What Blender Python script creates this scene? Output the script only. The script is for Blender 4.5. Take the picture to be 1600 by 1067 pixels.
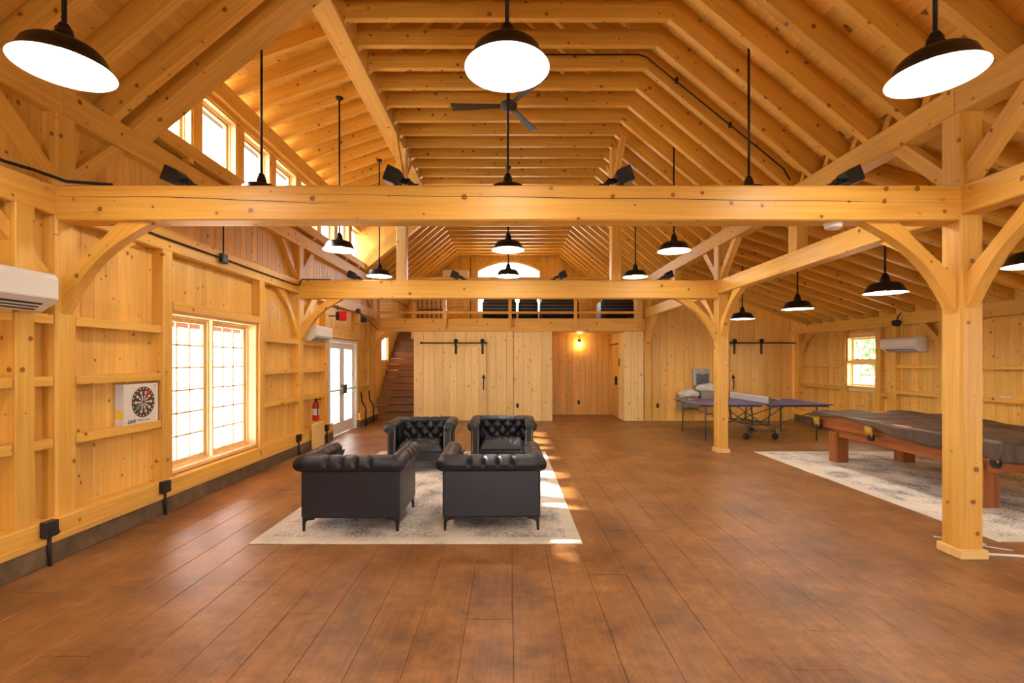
import bpy, bmesh, math, random
from mathutils import Vector, Matrix
random.seed(7)
R = math.radians
scene = bpy.context.scene
C = scene.collection
for o in list(bpy.data.objects): bpy.data.objects.remove(o)

# ------------------------------------------------------------------ camera
FPX = 756.0
cam_d = bpy.data.cameras.new('camera'); cam = bpy.data.objects.new('camera', cam_d); C.objects.link(cam)
cam_d.sensor_fit = 'HORIZONTAL'; cam_d.sensor_width = 36.0; cam_d.lens = FPX * 36.0 / 1600.0
cam_d.shift_x = (800 - 795) / 1600.0; cam_d.shift_y = (565 - 533.5) / 1600.0
cam.location = (0, 0, 1.63); cam.rotation_euler = (R(90), 0, 0); cam_d.clip_start = 0.05; cam_d.clip_end = 200
scene.camera = cam
# ------------------------------------------------------------------ world, sun, exposure
w = bpy.data.worlds.new('world'); scene.world = w; w.use_nodes = True
bg = w.node_tree.nodes['Background']; bg.inputs[0].default_value = (1.0, 0.98, 0.95, 1); bg.inputs[1].default_value = 7.5
sd = bpy.data.lights.new('sun', 'SUN'); sd.energy = 16.0; sd.angle = R(1.5); sd.color = (1, .9, .75)
sun = bpy.data.objects.new('sun', sd); C.objects.link(sun)
sun.rotation_euler = Vector((1.0, -0.27, -1.0)).to_track_quat('-Z', 'Y').to_euler()
sun.location = (-10, 4, 12)
vs = scene.view_settings
vs.view_transform = 'Standard'; vs.look = 'None'; vs.gamma = 1.0; vs.use_curve_mapping = False
vs.exposure = 0.90
BULB = 230.0

# ------------------------------------------------------------------ materials
def new_mat(name):
    m = bpy.data.materials.new(name); m.use_nodes = True
    nt = m.node_tree; return m, nt, nt.nodes['Principled BSDF']
def N(nt, typ, **kw):
    n = nt.nodes.new(typ)
    for k, v in kw.items(): setattr(n, k, v)
    return n
def setin(n, **kw):
    for k, v in kw.items(): n.inputs[k].default_value = v
def ramp(nt, fac, stops):
    r = N(nt, 'ShaderNodeValToRGB'); el = r.color_ramp.elements
    while len(el) < len(stops): el.new(0.5)
    for e, (p, c) in zip(el, stops): e.position = p; e.color = (*c, 1)
    nt.links.new(fac, r.inputs[0]); return r
def mixc(nt, fac, a, b, mode='MIX'):
    m = N(nt, 'ShaderNodeMix', data_type='RGBA', blend_type=mode)
    for s, v in ((m.inputs[0], fac), (m.inputs[6], a), (m.inputs[7], b)):
        if isinstance(v, (int, float)): s.default_value = v
        elif isinstance(v, tuple): s.default_value = (*v, 1)
        else: nt.links.new(v, s)
    return m.outputs[2]
def math_n(nt, op, a, b=None, c=None):
    m = N(nt, 'ShaderNodeMath', operation=op)
    for i, v in enumerate((a, b, c)):
        if v is None: continue
        if isinstance(v, (int, float)): m.inputs[i].default_value = v
        else: nt.links.new(v, m.inputs[i])
    return m.outputs[0]
def plain(name, col, rough=.5, metal=0.0, emit=None, es=1.0, bump=0.0, bscale=200.0, var=0.0):
    m, nt, b = new_mat(name)
    setin(b, **{'Base Color': (*col, 1), 'Roughness': rough, 'Metallic': metal})
    if emit: setin(b, **{'Emission Color': (*emit, 1), 'Emission Strength': es})
    if bump or var:
        tc = N(nt, 'ShaderNodeTexCoord'); no = N(nt, 'ShaderNodeTexNoise'); setin(no, Scale=bscale, Detail=4.0)
        nt.links.new(tc.outputs['Object'], no.inputs['Vector'])
        if bump:
            bp = N(nt, 'ShaderNodeBump'); setin(bp, Strength=bump, Distance=.004)
            nt.links.new(no.outputs[0], bp.inputs['Height']); nt.links.new(bp.outputs[0], b.inputs['Normal'])
        if var:
            r = ramp(nt, no.outputs[0], [(.3, tuple(c*(1-var) for c in col)), (.7, tuple(min(1, c*(1+var)) for c in col))])
            nt.links.new(r.outputs[0], b.inputs['Base Color'])
    return m
def wood(name, light, dark, knot=(.14, .032, .006), kscale=4.0, kmax=.026, rough=.42, grain=26.0, ring=.5, tone=.16):
    """pine: the 'wc' attribute carries (along grain, across, across) in metres"""
    m, nt, b = new_mat(name); L = nt.links.new
    at = N(nt, 'ShaderNodeAttribute', attribute_name='wc')
    mp = N(nt, 'ShaderNodeMapping'); mp.inputs['Scale'].default_value = (.9, grain, grain); L(at.outputs['Vector'], mp.inputs[0])
    no = N(nt, 'ShaderNodeTexNoise'); setin(no, Scale=1.0, Detail=5.0, Roughness=.6, Distortion=.6); L(mp.outputs[0], no.inputs['Vector'])
    r = ramp(nt, no.outputs[0], [(.28, dark), (.62, light)])
    no2 = N(nt, 'ShaderNodeTexNoise'); setin(no2, Scale=.8, Detail=2.0)
    mp2 = N(nt, 'ShaderNodeMapping'); mp2.inputs['Scale'].default_value = (.5, 3, 3); L(at.outputs['Vector'], mp2.inputs[0]); L(mp2.outputs[0], no2.inputs['Vector'])
    oi = N(nt, 'ShaderNodeObjectInfo')
    t = math_n(nt, 'MULTIPLY_ADD', oi.outputs['Random'], tone, 1 - tone * .5)
    t = math_n(nt, 'MULTIPLY', t, math_n(nt, 'MULTIPLY_ADD', no2.outputs[0], .35, .83))
    base = mixc(nt, 1.0, r.outputs[0], (1, 1, 1), 'MULTIPLY')
    sc = N(nt, 'ShaderNodeVectorMath', operation='SCALE'); L(base, sc.inputs[0]); L(t, sc.inputs['Scale'])
    # knots: flat cells over (along, across+across)
    sx = N(nt, 'ShaderNodeSeparateXYZ'); L(at.outputs['Vector'], sx.inputs[0])
    cx = N(nt, 'ShaderNodeCombineXYZ'); L(sx.outputs[0], cx.inputs[0]); L(math_n(nt, 'ADD', sx.outputs[1], sx.outputs[2]), cx.inputs[1])
    no3 = N(nt, 'ShaderNodeTexNoise'); setin(no3, Scale=22.0, Detail=1.0); L(cx.outputs[0], no3.inputs['Vector'])
    wob = N(nt, 'ShaderNodeVectorMath', operation='MULTIPLY_ADD'); L(no3.outputs[1], wob.inputs[0]); wob.inputs[1].default_value = (.02, .02, 0); L(cx.outputs[0], wob.inputs[2])
    vo = N(nt, 'ShaderNodeTexVoronoi', voronoi_dimensions='2D'); setin(vo, Scale=kscale); L(wob.outputs[0], vo.inputs['Vector'])
    sc3 = N(nt, 'ShaderNodeSeparateColor'); L(vo.outputs['Color'], sc3.inputs[0])
    rad = math_n(nt, 'MULTIPLY_ADD', math_n(nt, 'POWER', sc3.outputs[0], 2.6), kmax * kscale, .003 * kscale)
    q = math_n(nt, 'DIVIDE', vo.outputs['Distance'], rad)
    kr = ramp(nt, q, [(.0, (1, 1, 1)), (.30, (.6, .6, .6)), (.62, (1, 1, 1)), (1.0, (0, 0, 0))])
    halo = ramp(nt, math_n(nt, 'MULTIPLY', q, .4), [(.25, (1, 1, 1)), (1.0, (0, 0, 0))])
    c1 = mixc(nt, math_n(nt, 'MULTIPLY', halo.outputs[0], .28), sc.outputs[0], dark)
    c2 = mixc(nt, math_n(nt, 'MULTIPLY', kr.outputs[0], .95), c1, knot)
    L(c2, b.inputs['Base Color'])
    b.inputs['Roughness'].default_value = rough
    bp = N(nt, 'ShaderNodeBump'); setin(bp, Strength=.12, Distance=.003); L(no.outputs[0], bp.inputs['Height']); L(bp.outputs[0], b.inputs['Normal'])
    return m
M = {}
M['timber'] = wood('timber_pine', (.82, .49, .105), (.70, .345, .042), knot=(.13, .026, .005))
M['rafter'] = wood('rafter_pine', (.81, .475, .095), (.68, .33, .038), knot=(.13, .026, .005), kscale=4.5)
M['siding'] = wood('siding_pine', (.85, .52, .135), (.74, .39, .065), kscale=5.0, kmax=.02, tone=.2)
M['deck'] = wood('deck_pine', (.89, .60, .16), (.81, .47, .085), kscale=3.5, tone=.22)
M['pale'] = wood('pale_pine', (.90, .66, .29), (.84, .55, .19), kscale=5.0, kmax=.024, tone=.12)
M['sash'] = wood('sash_pine', (.86, .62, .32), (.76, .48, .2), kscale=1.0, kmax=.004)
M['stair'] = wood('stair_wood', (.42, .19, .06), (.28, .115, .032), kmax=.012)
M['poolwood'] = wood('pool_wood', (.36, .12, .035), (.24, .07, .018), kscale=1.0, kmax=.002, rough=.35)
M['black'] = plain('black_metal', (.012, .011, .011), .42, .3)
M['blackbox'] = plain('black_plastic', (.012, .012, .013), .5)
M['cable'] = plain('cable_steel', (.75, .7, .62), .35, .7)
M['leather'] = plain('black_leather', (.008, .010, .018), .40, bump=.12, bscale=260)
M['nail'] = plain('nailhead', (.75, .66, .5), .25, 1.0)
M['shade'] = plain('bronze_shade', (.013, .012, .011), .38, .3)
M['enamel'] = plain('white_enamel', (.92, .9, .86), .35)
M['bulb'] = plain('bulb', (1, .9, .75), .3, emit=(1, .89, .73), es=BULB)
M['sconcebulb'] = plain('sconce_bulb', (1, .8, .5), .3, emit=(1, .70, .32), es=32)
M['plastic'] = plain('white_plastic', (.80, .78, .76), .35)
M['ledge_dark'] = plain('vent_dark', (.03, .028, .026), .6)
M['whitepaint'] = plain('white_paint', (.80, .79, .77), .4)
M['steel'] = plain('stainless', (.42, .42, .43), .35, .9)
M['bag'] = plain('plastic_bag', (.72, .72, .7), .3, bump=.5, bscale=30)
M['red'] = plain('red_paint', (.55, .012, .012), .35)
M['grey'] = plain('grey_metal', (.10, .105, .115), .45, .3)
M['blue'] = plain('table_blue', (.060, .052, .150), .45)
M['white'] = plain('white', (.85, .85, .83), .5)
M['net'] = plain('net_fabric', (.50, .49, .52), .8)
M['cover'] = plain('pool_cover', (.058, .031, .020), .52, bump=.35, bscale=18, var=.3)
M['gold'] = plain('gold_leather', (.62, .36, .04), .5)
M['green'] = plain('green', (.10, .25, .13), .6)
M['brownprint'] = plain('dart_brown', (.06, .028, .02), .5)
M['box'] = plain('box_card', (.78, .75, .72), .45)
M['boxside'] = plain('box_side', (.62, .62, .68), .5)
M['yellow'] = plain('yellow_sticker', (.8, .62, .02), .5)
M['ink'] = plain('ink', (.02, .018, .018), .5)
M['fan'] = plain('fan_bronze', (.055, .045, .038), .5)
M['shelf'] = wood('shelf_wood', (.20, .06, .03), (.12, .035, .018), kmax=.004)
M['ground'] = plain('outdoor_gravel', (.62, .6, .56), .9, var=.15, bscale=3)
M['leaf'] = plain('leaf', (.05, .115, .018), .6, var=.5, bscale=3)
M['bark'] = plain('bark', (.12, .08, .05), .9)
M['barnred'] = plain('barn_red', (.50, .13, .10), .7, var=.1, bscale=4)
M['roofing'] = plain('roofing', (.10, .09, .085), .9)

def glass_mat():
    m = bpy.data.materials.new('window_glass'); m.use_nodes = True; nt = m.node_tree; nt.nodes.clear()
    o = N(nt, 'ShaderNodeOutputMaterial'); t = N(nt, 'ShaderNodeBsdfTransparent'); g = N(nt, 'ShaderNodeBsdfGlossy')
    t.inputs[0].default_value = (.97, .98, .98, 1); g.inputs['Roughness'].default_value = .02
    mx = N(nt, 'ShaderNodeMixShader'); mx.inputs[0].default_value = .05; nt.links.new(t.outputs[0], mx.inputs[1]); nt.links.new(g.outputs[0], mx.inputs[2])
    nt.links.new(mx.outputs[0], o.inputs[0]); return m
M['glass'] = glass_mat()
def floor_mat():
    m, nt, b = new_mat('stained_stamped_concrete'); L = nt.links.new
    at = N(nt, 'ShaderNodeAttribute', attribute_name='wc'); tc = N(nt, 'ShaderNodeNewGeometry')
    n1 = N(nt, 'ShaderNodeTexNoise'); setin(n1, Scale=1.6, Detail=6.0, Roughness=.62); L(tc.outputs['Position'], n1.inputs['Vector'])
    n2 = N(nt, 'ShaderNodeTexNoise'); setin(n2, Scale=9.0, Detail=8.0, Roughness=.72); L(tc.outputs['Position'], n2.inputs['Vector'])
    mp = N(nt, 'ShaderNodeMapping'); mp.inputs['Scale'].default_value = (2.2, 60, 60); L(at.outputs['Vector'], mp.inputs[0])
    n3 = N(nt, 'ShaderNodeTexNoise'); setin(n3, Scale=1.0, Detail=4.0, Distortion=.8); L(mp.outputs[0], n3.inputs['Vector'])
    r1 = ramp(nt, n1.outputs[0], [(.3, (.15, .062, .022)), (.5, (.30, .136, .044)), (.72, (.45, .225, .085))])
    r2 = ramp(nt, n2.outputs[0], [(.30, (.38, .35, .33)), (.52, (.85, .83, .82)), (.70, (1.25, 1.22, 1.2))])
    c = mixc(nt, .75, r1.outputs[0], r2.outputs[0], 'MULTIPLY')
    r3 = ramp(nt, n3.outputs[0], [(.32, (.62, .58, .55)), (.55, (1, 1, 1))])
    c = mixc(nt, .55, c, r3.outputs[0], 'MULTIPLY')
    L(c, b.inputs['Base Color'])
    rr = ramp(nt, n2.outputs[0], [(.3, (.30, .30, .30)), (.7, (.46, .46, .46))]); L(rr.outputs[0], b.inputs['Roughness']); b.inputs['Specular IOR Level'].default_value = .38
    bp = N(nt, 'ShaderNodeBump'); setin(bp, Strength=.3, Distance=.004); L(n3.outputs[0], bp.inputs['Height']); L(bp.outputs[0], b.inputs['Normal'])
    return m
M['floor'] = floor_mat()
def curb_mat():
    m, nt, b = new_mat('stained_concrete_curb'); tc = N(nt, 'ShaderNodeNewGeometry')
    n = N(nt, 'ShaderNodeTexNoise'); setin(n, Scale=5.0, Detail=7.0, Roughness=.65); nt.links.new(tc.outputs['Position'], n.inputs['Vector'])
    r = ramp(nt, n.outputs[0], [(.3, (.075, .047, .026)), (.55, (.14, .09, .05)), (.75, (.21, .14, .075))]); nt.links.new(r.outputs[0], b.inputs['Base Color'])
    b.inputs['Roughness'].default_value = .65; return m
M['curb'] = curb_mat()
def rug_mat():
    m, nt, b = new_mat('distressed_rug'); tc = N(nt, 'ShaderNodeTexCoord'); L = nt.links.new
    n1 = N(nt, 'ShaderNodeTexNoise'); setin(n1, Scale=2.2, Detail=3.0); L(tc.outputs['Object'], n1.inputs['Vector'])
    mp = N(nt, 'ShaderNodeMapping'); mp.inputs['Scale'].default_value = (24, 40, 24); L(tc.outputs['Object'], mp.inputs[0])
    n2 = N(nt, 'ShaderNodeTexNoise'); setin(n2, Scale=1.5, Detail=6.0, Roughness=.75); L(mp.outputs[0], n2.inputs['Vector'])
    k = math_n(nt, 'MULTIPLY_ADD', n1.outputs[0], .55, math_n(nt, 'MULTIPLY', n2.outputs[0], .75))
    r = ramp(nt, k, [(.52, (.16, .165, .20)), (.61, (.52, .51, .51)), (.69, (.86, .81, .74))])
    # plain cream border from the distance to the edge
    sx = N(nt, 'ShaderNodeSeparateXYZ'); L(tc.outputs['Object'], sx.inputs[0])
    ex = math_n(nt, 'GREATER_THAN', math_n(nt, 'ABSOLUTE', sx.outputs[0]), 1.36); ey = math_n(nt, 'GREATER_THAN', math_n(nt, 'ABSOLUTE', sx.outputs[1]), 2.06)
    e = math_n(nt, 'MAXIMUM', ex, ey)
    c = mixc(nt, math_n(nt, 'MULTIPLY', e, .7), r.outputs[0], (.82, .76, .67))
    L(c, b.inputs['Base Color']); b.inputs['Roughness'].default_value = .95
    bp = N(nt, 'ShaderNodeBump'); setin(bp, Strength=.3, Distance=.006); L(n2.outputs[0], bp.inputs['Height']); L(bp.outputs[0], b.inputs['Normal'])
    return m
M['rug'] = rug_mat()

# ------------------------------------------------------------------ object helpers
def link(name, me, mat, parent=None, loc=(0, 0, 0), smooth=False):
    o = bpy.data.objects.new(name, me); C.objects.link(o)
    o.location = loc
    if mat is not None and not me.materials: me.materials.append(M[mat] if isinstance(mat, str) else mat)
    if parent is not None:
        o.parent = parent; wl = parent_world(parent); o.location = Vector(loc) - wl
    if smooth:
        for p in me.polygons: p.use_smooth = True
    return o
WL = {}
def parent_world(p):
    v = Vector((0, 0, 0))
    while p is not None: v += p.location; p = p.parent
    return v
def tag(o, label=None, cat=None, group=None, kind=None):
    if label: o['label'] = label
    if cat: o['category'] = cat
    if group: o['group'] = group
    if kind: o['kind'] = kind
    return o
def empty(name, loc=(0, 0, 0), parent=None, **kw):
    o = bpy.data.objects.new(name, None); C.objects.link(o); o.location = loc; o.empty_display_size = .1
    if parent is not None: o.parent = parent; o.location = Vector(loc) - parent_world(parent)
    return tag(o, **kw)
def from_bm(name, bm, mat, parent=None, loc=None, smooth=False, wc=None):
    """mesh made in world coordinates; the origin is moved to loc (default: bottom centre of its bounds)"""
    bmesh.ops.recalc_face_normals(bm, faces=bm.faces)
    me = bpy.data.meshes.new(name)
    cs = [v.co.copy() for v in bm.verts]
    if loc is None:
        loc = Vector(((min(c.x for c in cs) + max(c.x for c in cs)) / 2, (min(c.y for c in cs) + max(c.y for c in cs)) / 2, min(c.z for c in cs)))
    loc = Vector(loc)
    for v in bm.verts: v.co -= loc
    bm.to_mesh(me); bm.free()
    if wc is None:
        ds = [max(c[i] for c in cs) - min(c[i] for c in cs) for i in range(3)]
        ax = ds.index(max(ds)); f = lambda c: (c[ax], c[(ax+1) % 3], c[(ax+2) % 3])
    else: f = wc
    off = Vector((random.uniform(-50, 50), random.uniform(-9, 9), random.uniform(-9, 9)))
    a = me.attributes.new('wc', 'FLOAT_VECTOR', 'POINT'); data = []
    for c in cs: data.extend(Vector(f(c)) + off)
    a.data.foreach_set('vector', data)
    return link(name, me, mat, parent, loc, smooth)
def add_box(bm, x0, x1, y0, y1, z0, z1):
    vs_ = [bm.verts.new((x, y, z)) for x in (x0, x1) for y in (y0, y1) for z in (z0, z1)]
    for f in ((0, 1, 3, 2), (4, 6, 7, 5), (0, 4, 5, 1), (2, 3, 7, 6), (0, 2, 6, 4), (1, 5, 7, 3)): bm.faces.new([vs_[i] for i in f])
def box(name, x0, x1, y0, y1, z0, z1, mat, parent=None, bevel=0.0, seg=1, smooth=False):
    bm = bmesh.new(); add_box(bm, x0, x1, y0, y1, z0, z1)
    if bevel: bmesh.ops.bevel(bm, geom=list(bm.edges), offset=bevel, segments=seg, affect='EDGES', profile=.5)
    return from_bm(name, bm, mat, parent, smooth=smooth)
def add_prism(bm, pts, w, frame):
    """closed polygon pts (a,b) extruded 0..w; frame = (origin, A, B, W)"""
    o, A, B, W = [Vector(v) for v in frame]
    v0 = [bm.verts.new(o + A*a + B*b) for a, b in pts]; v1 = [bm.verts.new(o + A*a + B*b + W*w) for a, b in pts]
    n = len(pts); bm.faces.new(v0); bm.faces.new(v1)
    for i in range(n): bm.faces.new((v0[i], v0[(i+1) % n], v1[(i+1) % n], v1[i]))
def timber(name, p0, p1, w, h, mat='timber', parent=None, up=(0, 0, 1), ch=.008, bm=None):
    """squared timber with chamfered arrises from p0 to p1 (centre line)"""
    p0, p1 = Vector(p0), Vector(p1); d = p1 - p0; ln = d.length; d.normalize()
    up = Vector(up)
    if abs(d.dot(up)) > .99: up = Vector((0, 1, 0))
    s = d.cross(up).normalized(); u = s.cross(d).normalized()
    a, b = w/2, h/2
    pts = [(-a+ch, -b), (a-ch, -b), (a, -b+ch), (a, b-ch), (a-ch, b), (-a+ch, b), (-a, b-ch), (-a, -b+ch)] if ch else [(-a, -b), (a, -b), (a, b), (-a, b)]
    own = bm is None
    if own: bm = bmesh.new()
    add_prism(bm, pts, ln, (p0, s, u, d))
    if own: return from_bm(name, bm, mat, parent, wc=lambda c: ((c-p0).dot(d), (c-p0).dot(s), (c-p0).dot(u)))
def add_tube(bm, path, r, n=10, cap=True):
    path = [Vector(p) for p in path]; rings = []
    rs = r if isinstance(r, (list, tuple)) else [r]*len(path)
    ref = None
    for i, p in enumerate(path):
        t = (path[min(i+1, len(path)-1)] - path[max(i-1, 0)]).normalized()
        if ref is None: ref = Vector((0, 0, 1)) if abs(t.z) < .9 else Vector((1, 0, 0))
        a = t.cross(ref).normalized(); b = a.cross(t).normalized(); ref = b
        rings.append([bm.verts.new(p + (a*math.cos(2*math.pi*k/n) + b*math.sin(2*math.pi*k/n))*rs[i]) for k in range(n)])
    for q, s in zip(rings, rings[1:]):
        for k in range(n): bm.faces.new((q[k], q[(k+1) % n], s[(k+1) % n], s[k]))
    if cap: bm.faces.new(rings[0]); bm.faces.new(rings[-1])
def tube(name, path, r, mat, parent=None, n=10):
    bm = bmesh.new(); add_tube(bm, path, r, n); return from_bm(name, bm, mat, parent, smooth=True)
def add_lathe(bm, prof, c, n=32, axis='Z'):
    c = Vector(c); rings = []
    for r, z in prof:
        ring = []
        for k in range(n):
            a = 2*math.pi*k/n; x, y = r*math.cos(a), r*math.sin(a)
            ring.append(bm.verts.new(c + (Vector((x, y, z)) if axis == 'Z' else Vector((x, z, y)) if axis == 'Y' else Vector((z, x, y)))))
        rings.append(ring)
    for q, s in zip(rings, rings[1:]):
        for k in range(n): bm.faces.new((q[k], q[(k+1) % n], s[(k+1) % n], s[k]))
    return rings
def lathe(name, prof, c, mat, parent=None, n=32, axis='Z', caps=True):
    bm = bmesh.new(); rg = add_lathe(bm, prof, c, n, axis)
    if caps: bm.faces.new(rg[0]); bm.faces.new(rg[-1])
    return from_bm(name, bm, mat, parent, smooth=True)
def copy_tree(o, parent=None):
    c = o.copy(); C.objects.link(c); c.parent = parent
    for ch in o.children: copy_tree(ch, c)
    return c
def grid_bm(nx, ny, fn):
    bm = bmesh.new(); vs_ = [[bm.verts.new(fn(i/nx, j/ny)) for j in range(ny+1)] for i in range(nx+1)]
    for i in range(nx):
        for j in range(ny): bm.faces.new((vs_[i][j], vs_[i+1][j], vs_[i+1][j+1], vs_[i][j+1]))
    return bm

# ------------------------------------------------------------------ measures of the building (metres)
PX = 3.74            # inner face of the posts, both sides
PW = .19             # post width
BY = [-0.65, 4.0, 8.65, 13.3, 17.95]      # front faces of the bents
TIE0, TIE1 = 2.80, 3.09
PLT0, PLT1 = 3.70, 3.945
KX, KZ = 1.83, 5.54  # where collar and rafter undersides meet
SL = .833            # main pitch
SA = .333            # aisle and dormer pitch
XR = 8.0             # right wall face
XL = -3.86           # left siding face
Y0, Y1 = -5.3, 18.0
SP = .468
DY0, DY1 = 5.10, 12.45   # dormer

# ------------------------------------------------------------------ floor
floor = empty('floor', (0, 6, 0), kind='structure', label='brown stained stamped concrete floor with plank pattern')
pl = []
row = 0; x = .026 - 14*.292
while x < XR + .05:
    yy = Y0 - random.uniform(0, 3.0)
    while yy < 17.0:
        ln = random.choice((2.44, 3.05, 3.05))
        a, b = max(yy, Y0), min(yy + ln, 17.0)
        if b - a > .1: pl.append((x, x + .292, a, b))
        yy += ln
    x += .292
def vis(p):
    yc = (p[2] + p[3]) / 2; xc = (p[0] + p[1]) / 2
    if p[3] < 2.2 or abs(xc) > 1.12*p[3] + .3: return 99
    return max(p[2], 2.2)
pl.sort(key=vis)
rest = bmesh.new()
def plank_bm(bm, p):
    g, c = .0008, .0025
    x0, x1, y0, y1 = p[0]+g, p[1]-g, p[2]+g, p[3]-g
    b = [bm.verts.new(v) for v in ((x0, y0, -.03), (x1, y0, -.03), (x1, y1, -.03), (x0, y1, -.03))]
    m_ = [bm.verts.new(v) for v in ((x0, y0, -c), (x1, y0, -c), (x1, y1, -c), (x0, y1, -c))]
    t = [bm.verts.new(v) for v in ((x0+c, y0+c, 0), (x1-c, y0+c, 0), (x1-c, y1-c, 0), (x0+c, y1-c, 0))]
    for q, s in ((b, m_), (m_, t)):
        for k in range(4): bm.faces.new((q[k], q[(k+1) % 4], s[(k+1) % 4], s[k]))
    bm.faces.new(t); bm.faces.new(b)
for i, p in enumerate(pl):
    if i < 290:
        bm = bmesh.new(); plank_bm(bm, p); from_bm('plank', bm, 'floor', floor, wc=lambda c: (c.y, c.x, c.z))
    else: plank_bm(rest, p)
tag(from_bm('plank_field', rest, 'floor', floor, wc=lambda c: (c.y, c.x, c.z)), kind='stuff')
box('slab', -4.1, XR+.3, Y0, 18.2, -.3, -.028, 'curb', floor)

# ------------------------------------------------------------------ board walls
def board_wall(parent, axis, plane, thick, s0, s1, zb, zt, width, openings=(), mat='siding', jitter=.0, ch=.008, facing=1):
    """vertical boards; axis 'Y' = wall runs along Y at x=plane, 'X' = runs along X at y=plane. facing: sign of the room side."""
    br = {s0, s1}
    for o in openings: br |= {min(max(o[0], s0), s1), min(max(o[1], s0), s1)}
    br = sorted(br); edges = []
    for a, b in zip(br, br[1:]):
        n = max(1, round((b - a) / width)); ws = [random.uniform(1-jitter, 1+jitter) for _ in range(n)]; t = sum(ws); s = a
        for q in ws: edges.append((s, s + q*(b-a)/t)); s += q*(b-a)/t
    zb = zb if callable(zb) else (lambda s, v=zb: v); zt = zt if callable(zt) else (lambda s, v=zt: v)
    for a, b in edges:
        mid = (a+b)/2; segs = [(None, None)]
        cuts = sorted((o[2], o[3]) for o in openings if o[0] - 1e-4 <= mid <= o[1] + 1e-4)
        lo = 'b'; out = []
        cur = zb(mid)
        for c0, c1 in cuts:
            if c0 > cur + .01: out.append((cur, c0, cur == zb(mid), False))
            cur = c1
        if zt(mid) > cur + .02: out.append((cur, None, cur == zb(mid), True))
        for z0, z1, isb, ist in out:
            za0, za1 = (zb(a), zb(b)) if isb else (z0, z0)
            zb0, zb1 = (zt(a), zt(b)) if ist else (z1, z1)
            bm = bmesh.new(); g = .0006; cd_ = math.copysign(ch, thick)
            prof = [(a+g, thick), (b-g, thick), (b-g, cd_), (b-g-ch, 0), (a+g+ch, 0), (a+g, cd_)]
            lov, hiv = [], []
            for s, d in prof:
                f = (s-a)/(b-a); l, h = za0 + (za1-za0)*f, zb0 + (zb1-zb0)*f
                P = (lambda z: (plane - facing*d, s, z)) if axis == 'Y' else (lambda z: (s, plane - facing*d, z))
                lov.append(bm.verts.new(P(l))); hiv.append(bm.verts.new(P(h)))
            bm.faces.new(lov); bm.faces.new(hiv)
            for k in range(6): bm.faces.new((lov[k], lov[(k+1) % 6], hiv[(k+1) % 6], hiv[k]))
            from_bm('board', bm, mat, parent, wc=(lambda c: (c.z, c.y, c.x)))

# left wall ---------------------------------------------------------
WIN_L = (5.39, 7.27, .36, 2.21)
DOOR_L = (10.15, 12.0, 0.0, 2.13)
STW = (14.65, 15.5, 1.62, 2.45)
wl = empty('wall_left', (XL, 8, 0), kind='structure', label='pine board left wall with studs and ledges')
board_wall(wl, 'Y', XL, .05, 1.9, 13.3, .30, 3.75, .15, [(WIN_L[0], WIN_L[1], WIN_L[2], WIN_L[3]), (DOOR_L[0], DOOR_L[1], -1, DOOR_L[3])], jitter=.12, facing=1)
board_wall(wl, 'Y', XL, .05, 13.3, Y1, .0, 4.0, .22, [STW], jitter=.12, facing=1)
board_wall(wl, 'Y', XL, .05, Y0, 1.9, .0, 3.95, .6, [(-4.8, -2.6, .4, 2.4), (-1.9, .9, .4, 2.4)], facing=1)  # unseen openings added here to let daylight into the hall
for a, b in ((Y0, DOOR_L[0]), (DOOR_L[1], 13.6)):
    box('concrete_curb', -3.95, -3.68, a, b, 0, .185, 'curb', wl, bevel=.006)
    timber('sill_beam', (-3.80, a, .2675), (-3.80, b, .2675), .22, .165, 'timber', wl)
    timber('base_strip', (-3.682, a, .195), (-3.682, b, .195), .02, .05, 'siding', wl, ch=.003)
def studs(ys, z1=2.85, w=.15, z0=.35):
    for y in ys: timber('stud', (-3.80, y, z0), (-3.80, y, z1), .12, w, 'timber', wl, up=(0, 1, 0), ch=.005)
studs([2.45, 3.745, 5.31, 7.345, 13.05, 12.09]); studs([9.93], z1=2.85, w=.12)
LED = [(.92, 1.0), (1.43, 1.51), (1.94, 2.02)]
for a, b in ((2.53, 3.66), (3.83, 3.99), (4.2, 5.23), (7.42, 8.64), (8.85, 9.86), (12.17, 12.97)):
    for z0, z1 in LED: timber('ledge', (-3.805, a, (z0+z1)/2), (-3.805, b, (z0+z1)/2), .10, z1-z0, 'timber', wl, ch=.004)
timber('window_header', (-3.797, 5.388, 2.255), (-3.797, 7.268, 2.255), .126, .095, 'timber', wl, ch=.004)
timber('door_header', (-3.797, 9.992, 2.24), (-3.797, 12.013, 2.24), .126, .20, 'timber', wl, ch=.004)
box('wall_skin', -4.0, -3.912, Y0, WIN_L[0], 0, 2.85, 'barnred', wl)
box('wall_skin', -4.0, -3.912, WIN_L[1], DOOR_L[0], 0, 2.85, 'barnred', wl)

# right wall ---------------------------------------------------------
WIN_R = (10.45, 11.35, 1.05, 2.20)
wr = empty('wall_right', (XR, 8, 0), kind='structure', label='pine board right wall of the side aisle with ledges')
board_wall(wr, 'Y', XR, -.05, 5.4, 13.3, .2, 2.5, .19, [WIN_R], jitter=.15, facing=1)
board_wall(wr, 'Y', XR, -.05, Y0, 5.4, .0, 2.6, .7, [(-4.0, -2.8, 1.0, 2.1), (.2, 1.6, 1.0, 2.1)], facing=1)  # openings out of view, added as extra daylight
box('concrete_curb', XR-.16, XR+.1, Y0, 13.3, 0, .185, 'curb', wr, bevel=.006)
timber('sill_beam', (XR-.05, Y0, .2675), (XR-.05, 13.3, .2675), .2, .165, 'timber', wr)
for y in (9.95, 10.36, 11.44): timber('stud', (XR-.05, y, .35), (XR-.05, y, 2.4), .1, .13, 'timber', wr, up=(0, 1, 0), ch=.005)
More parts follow.
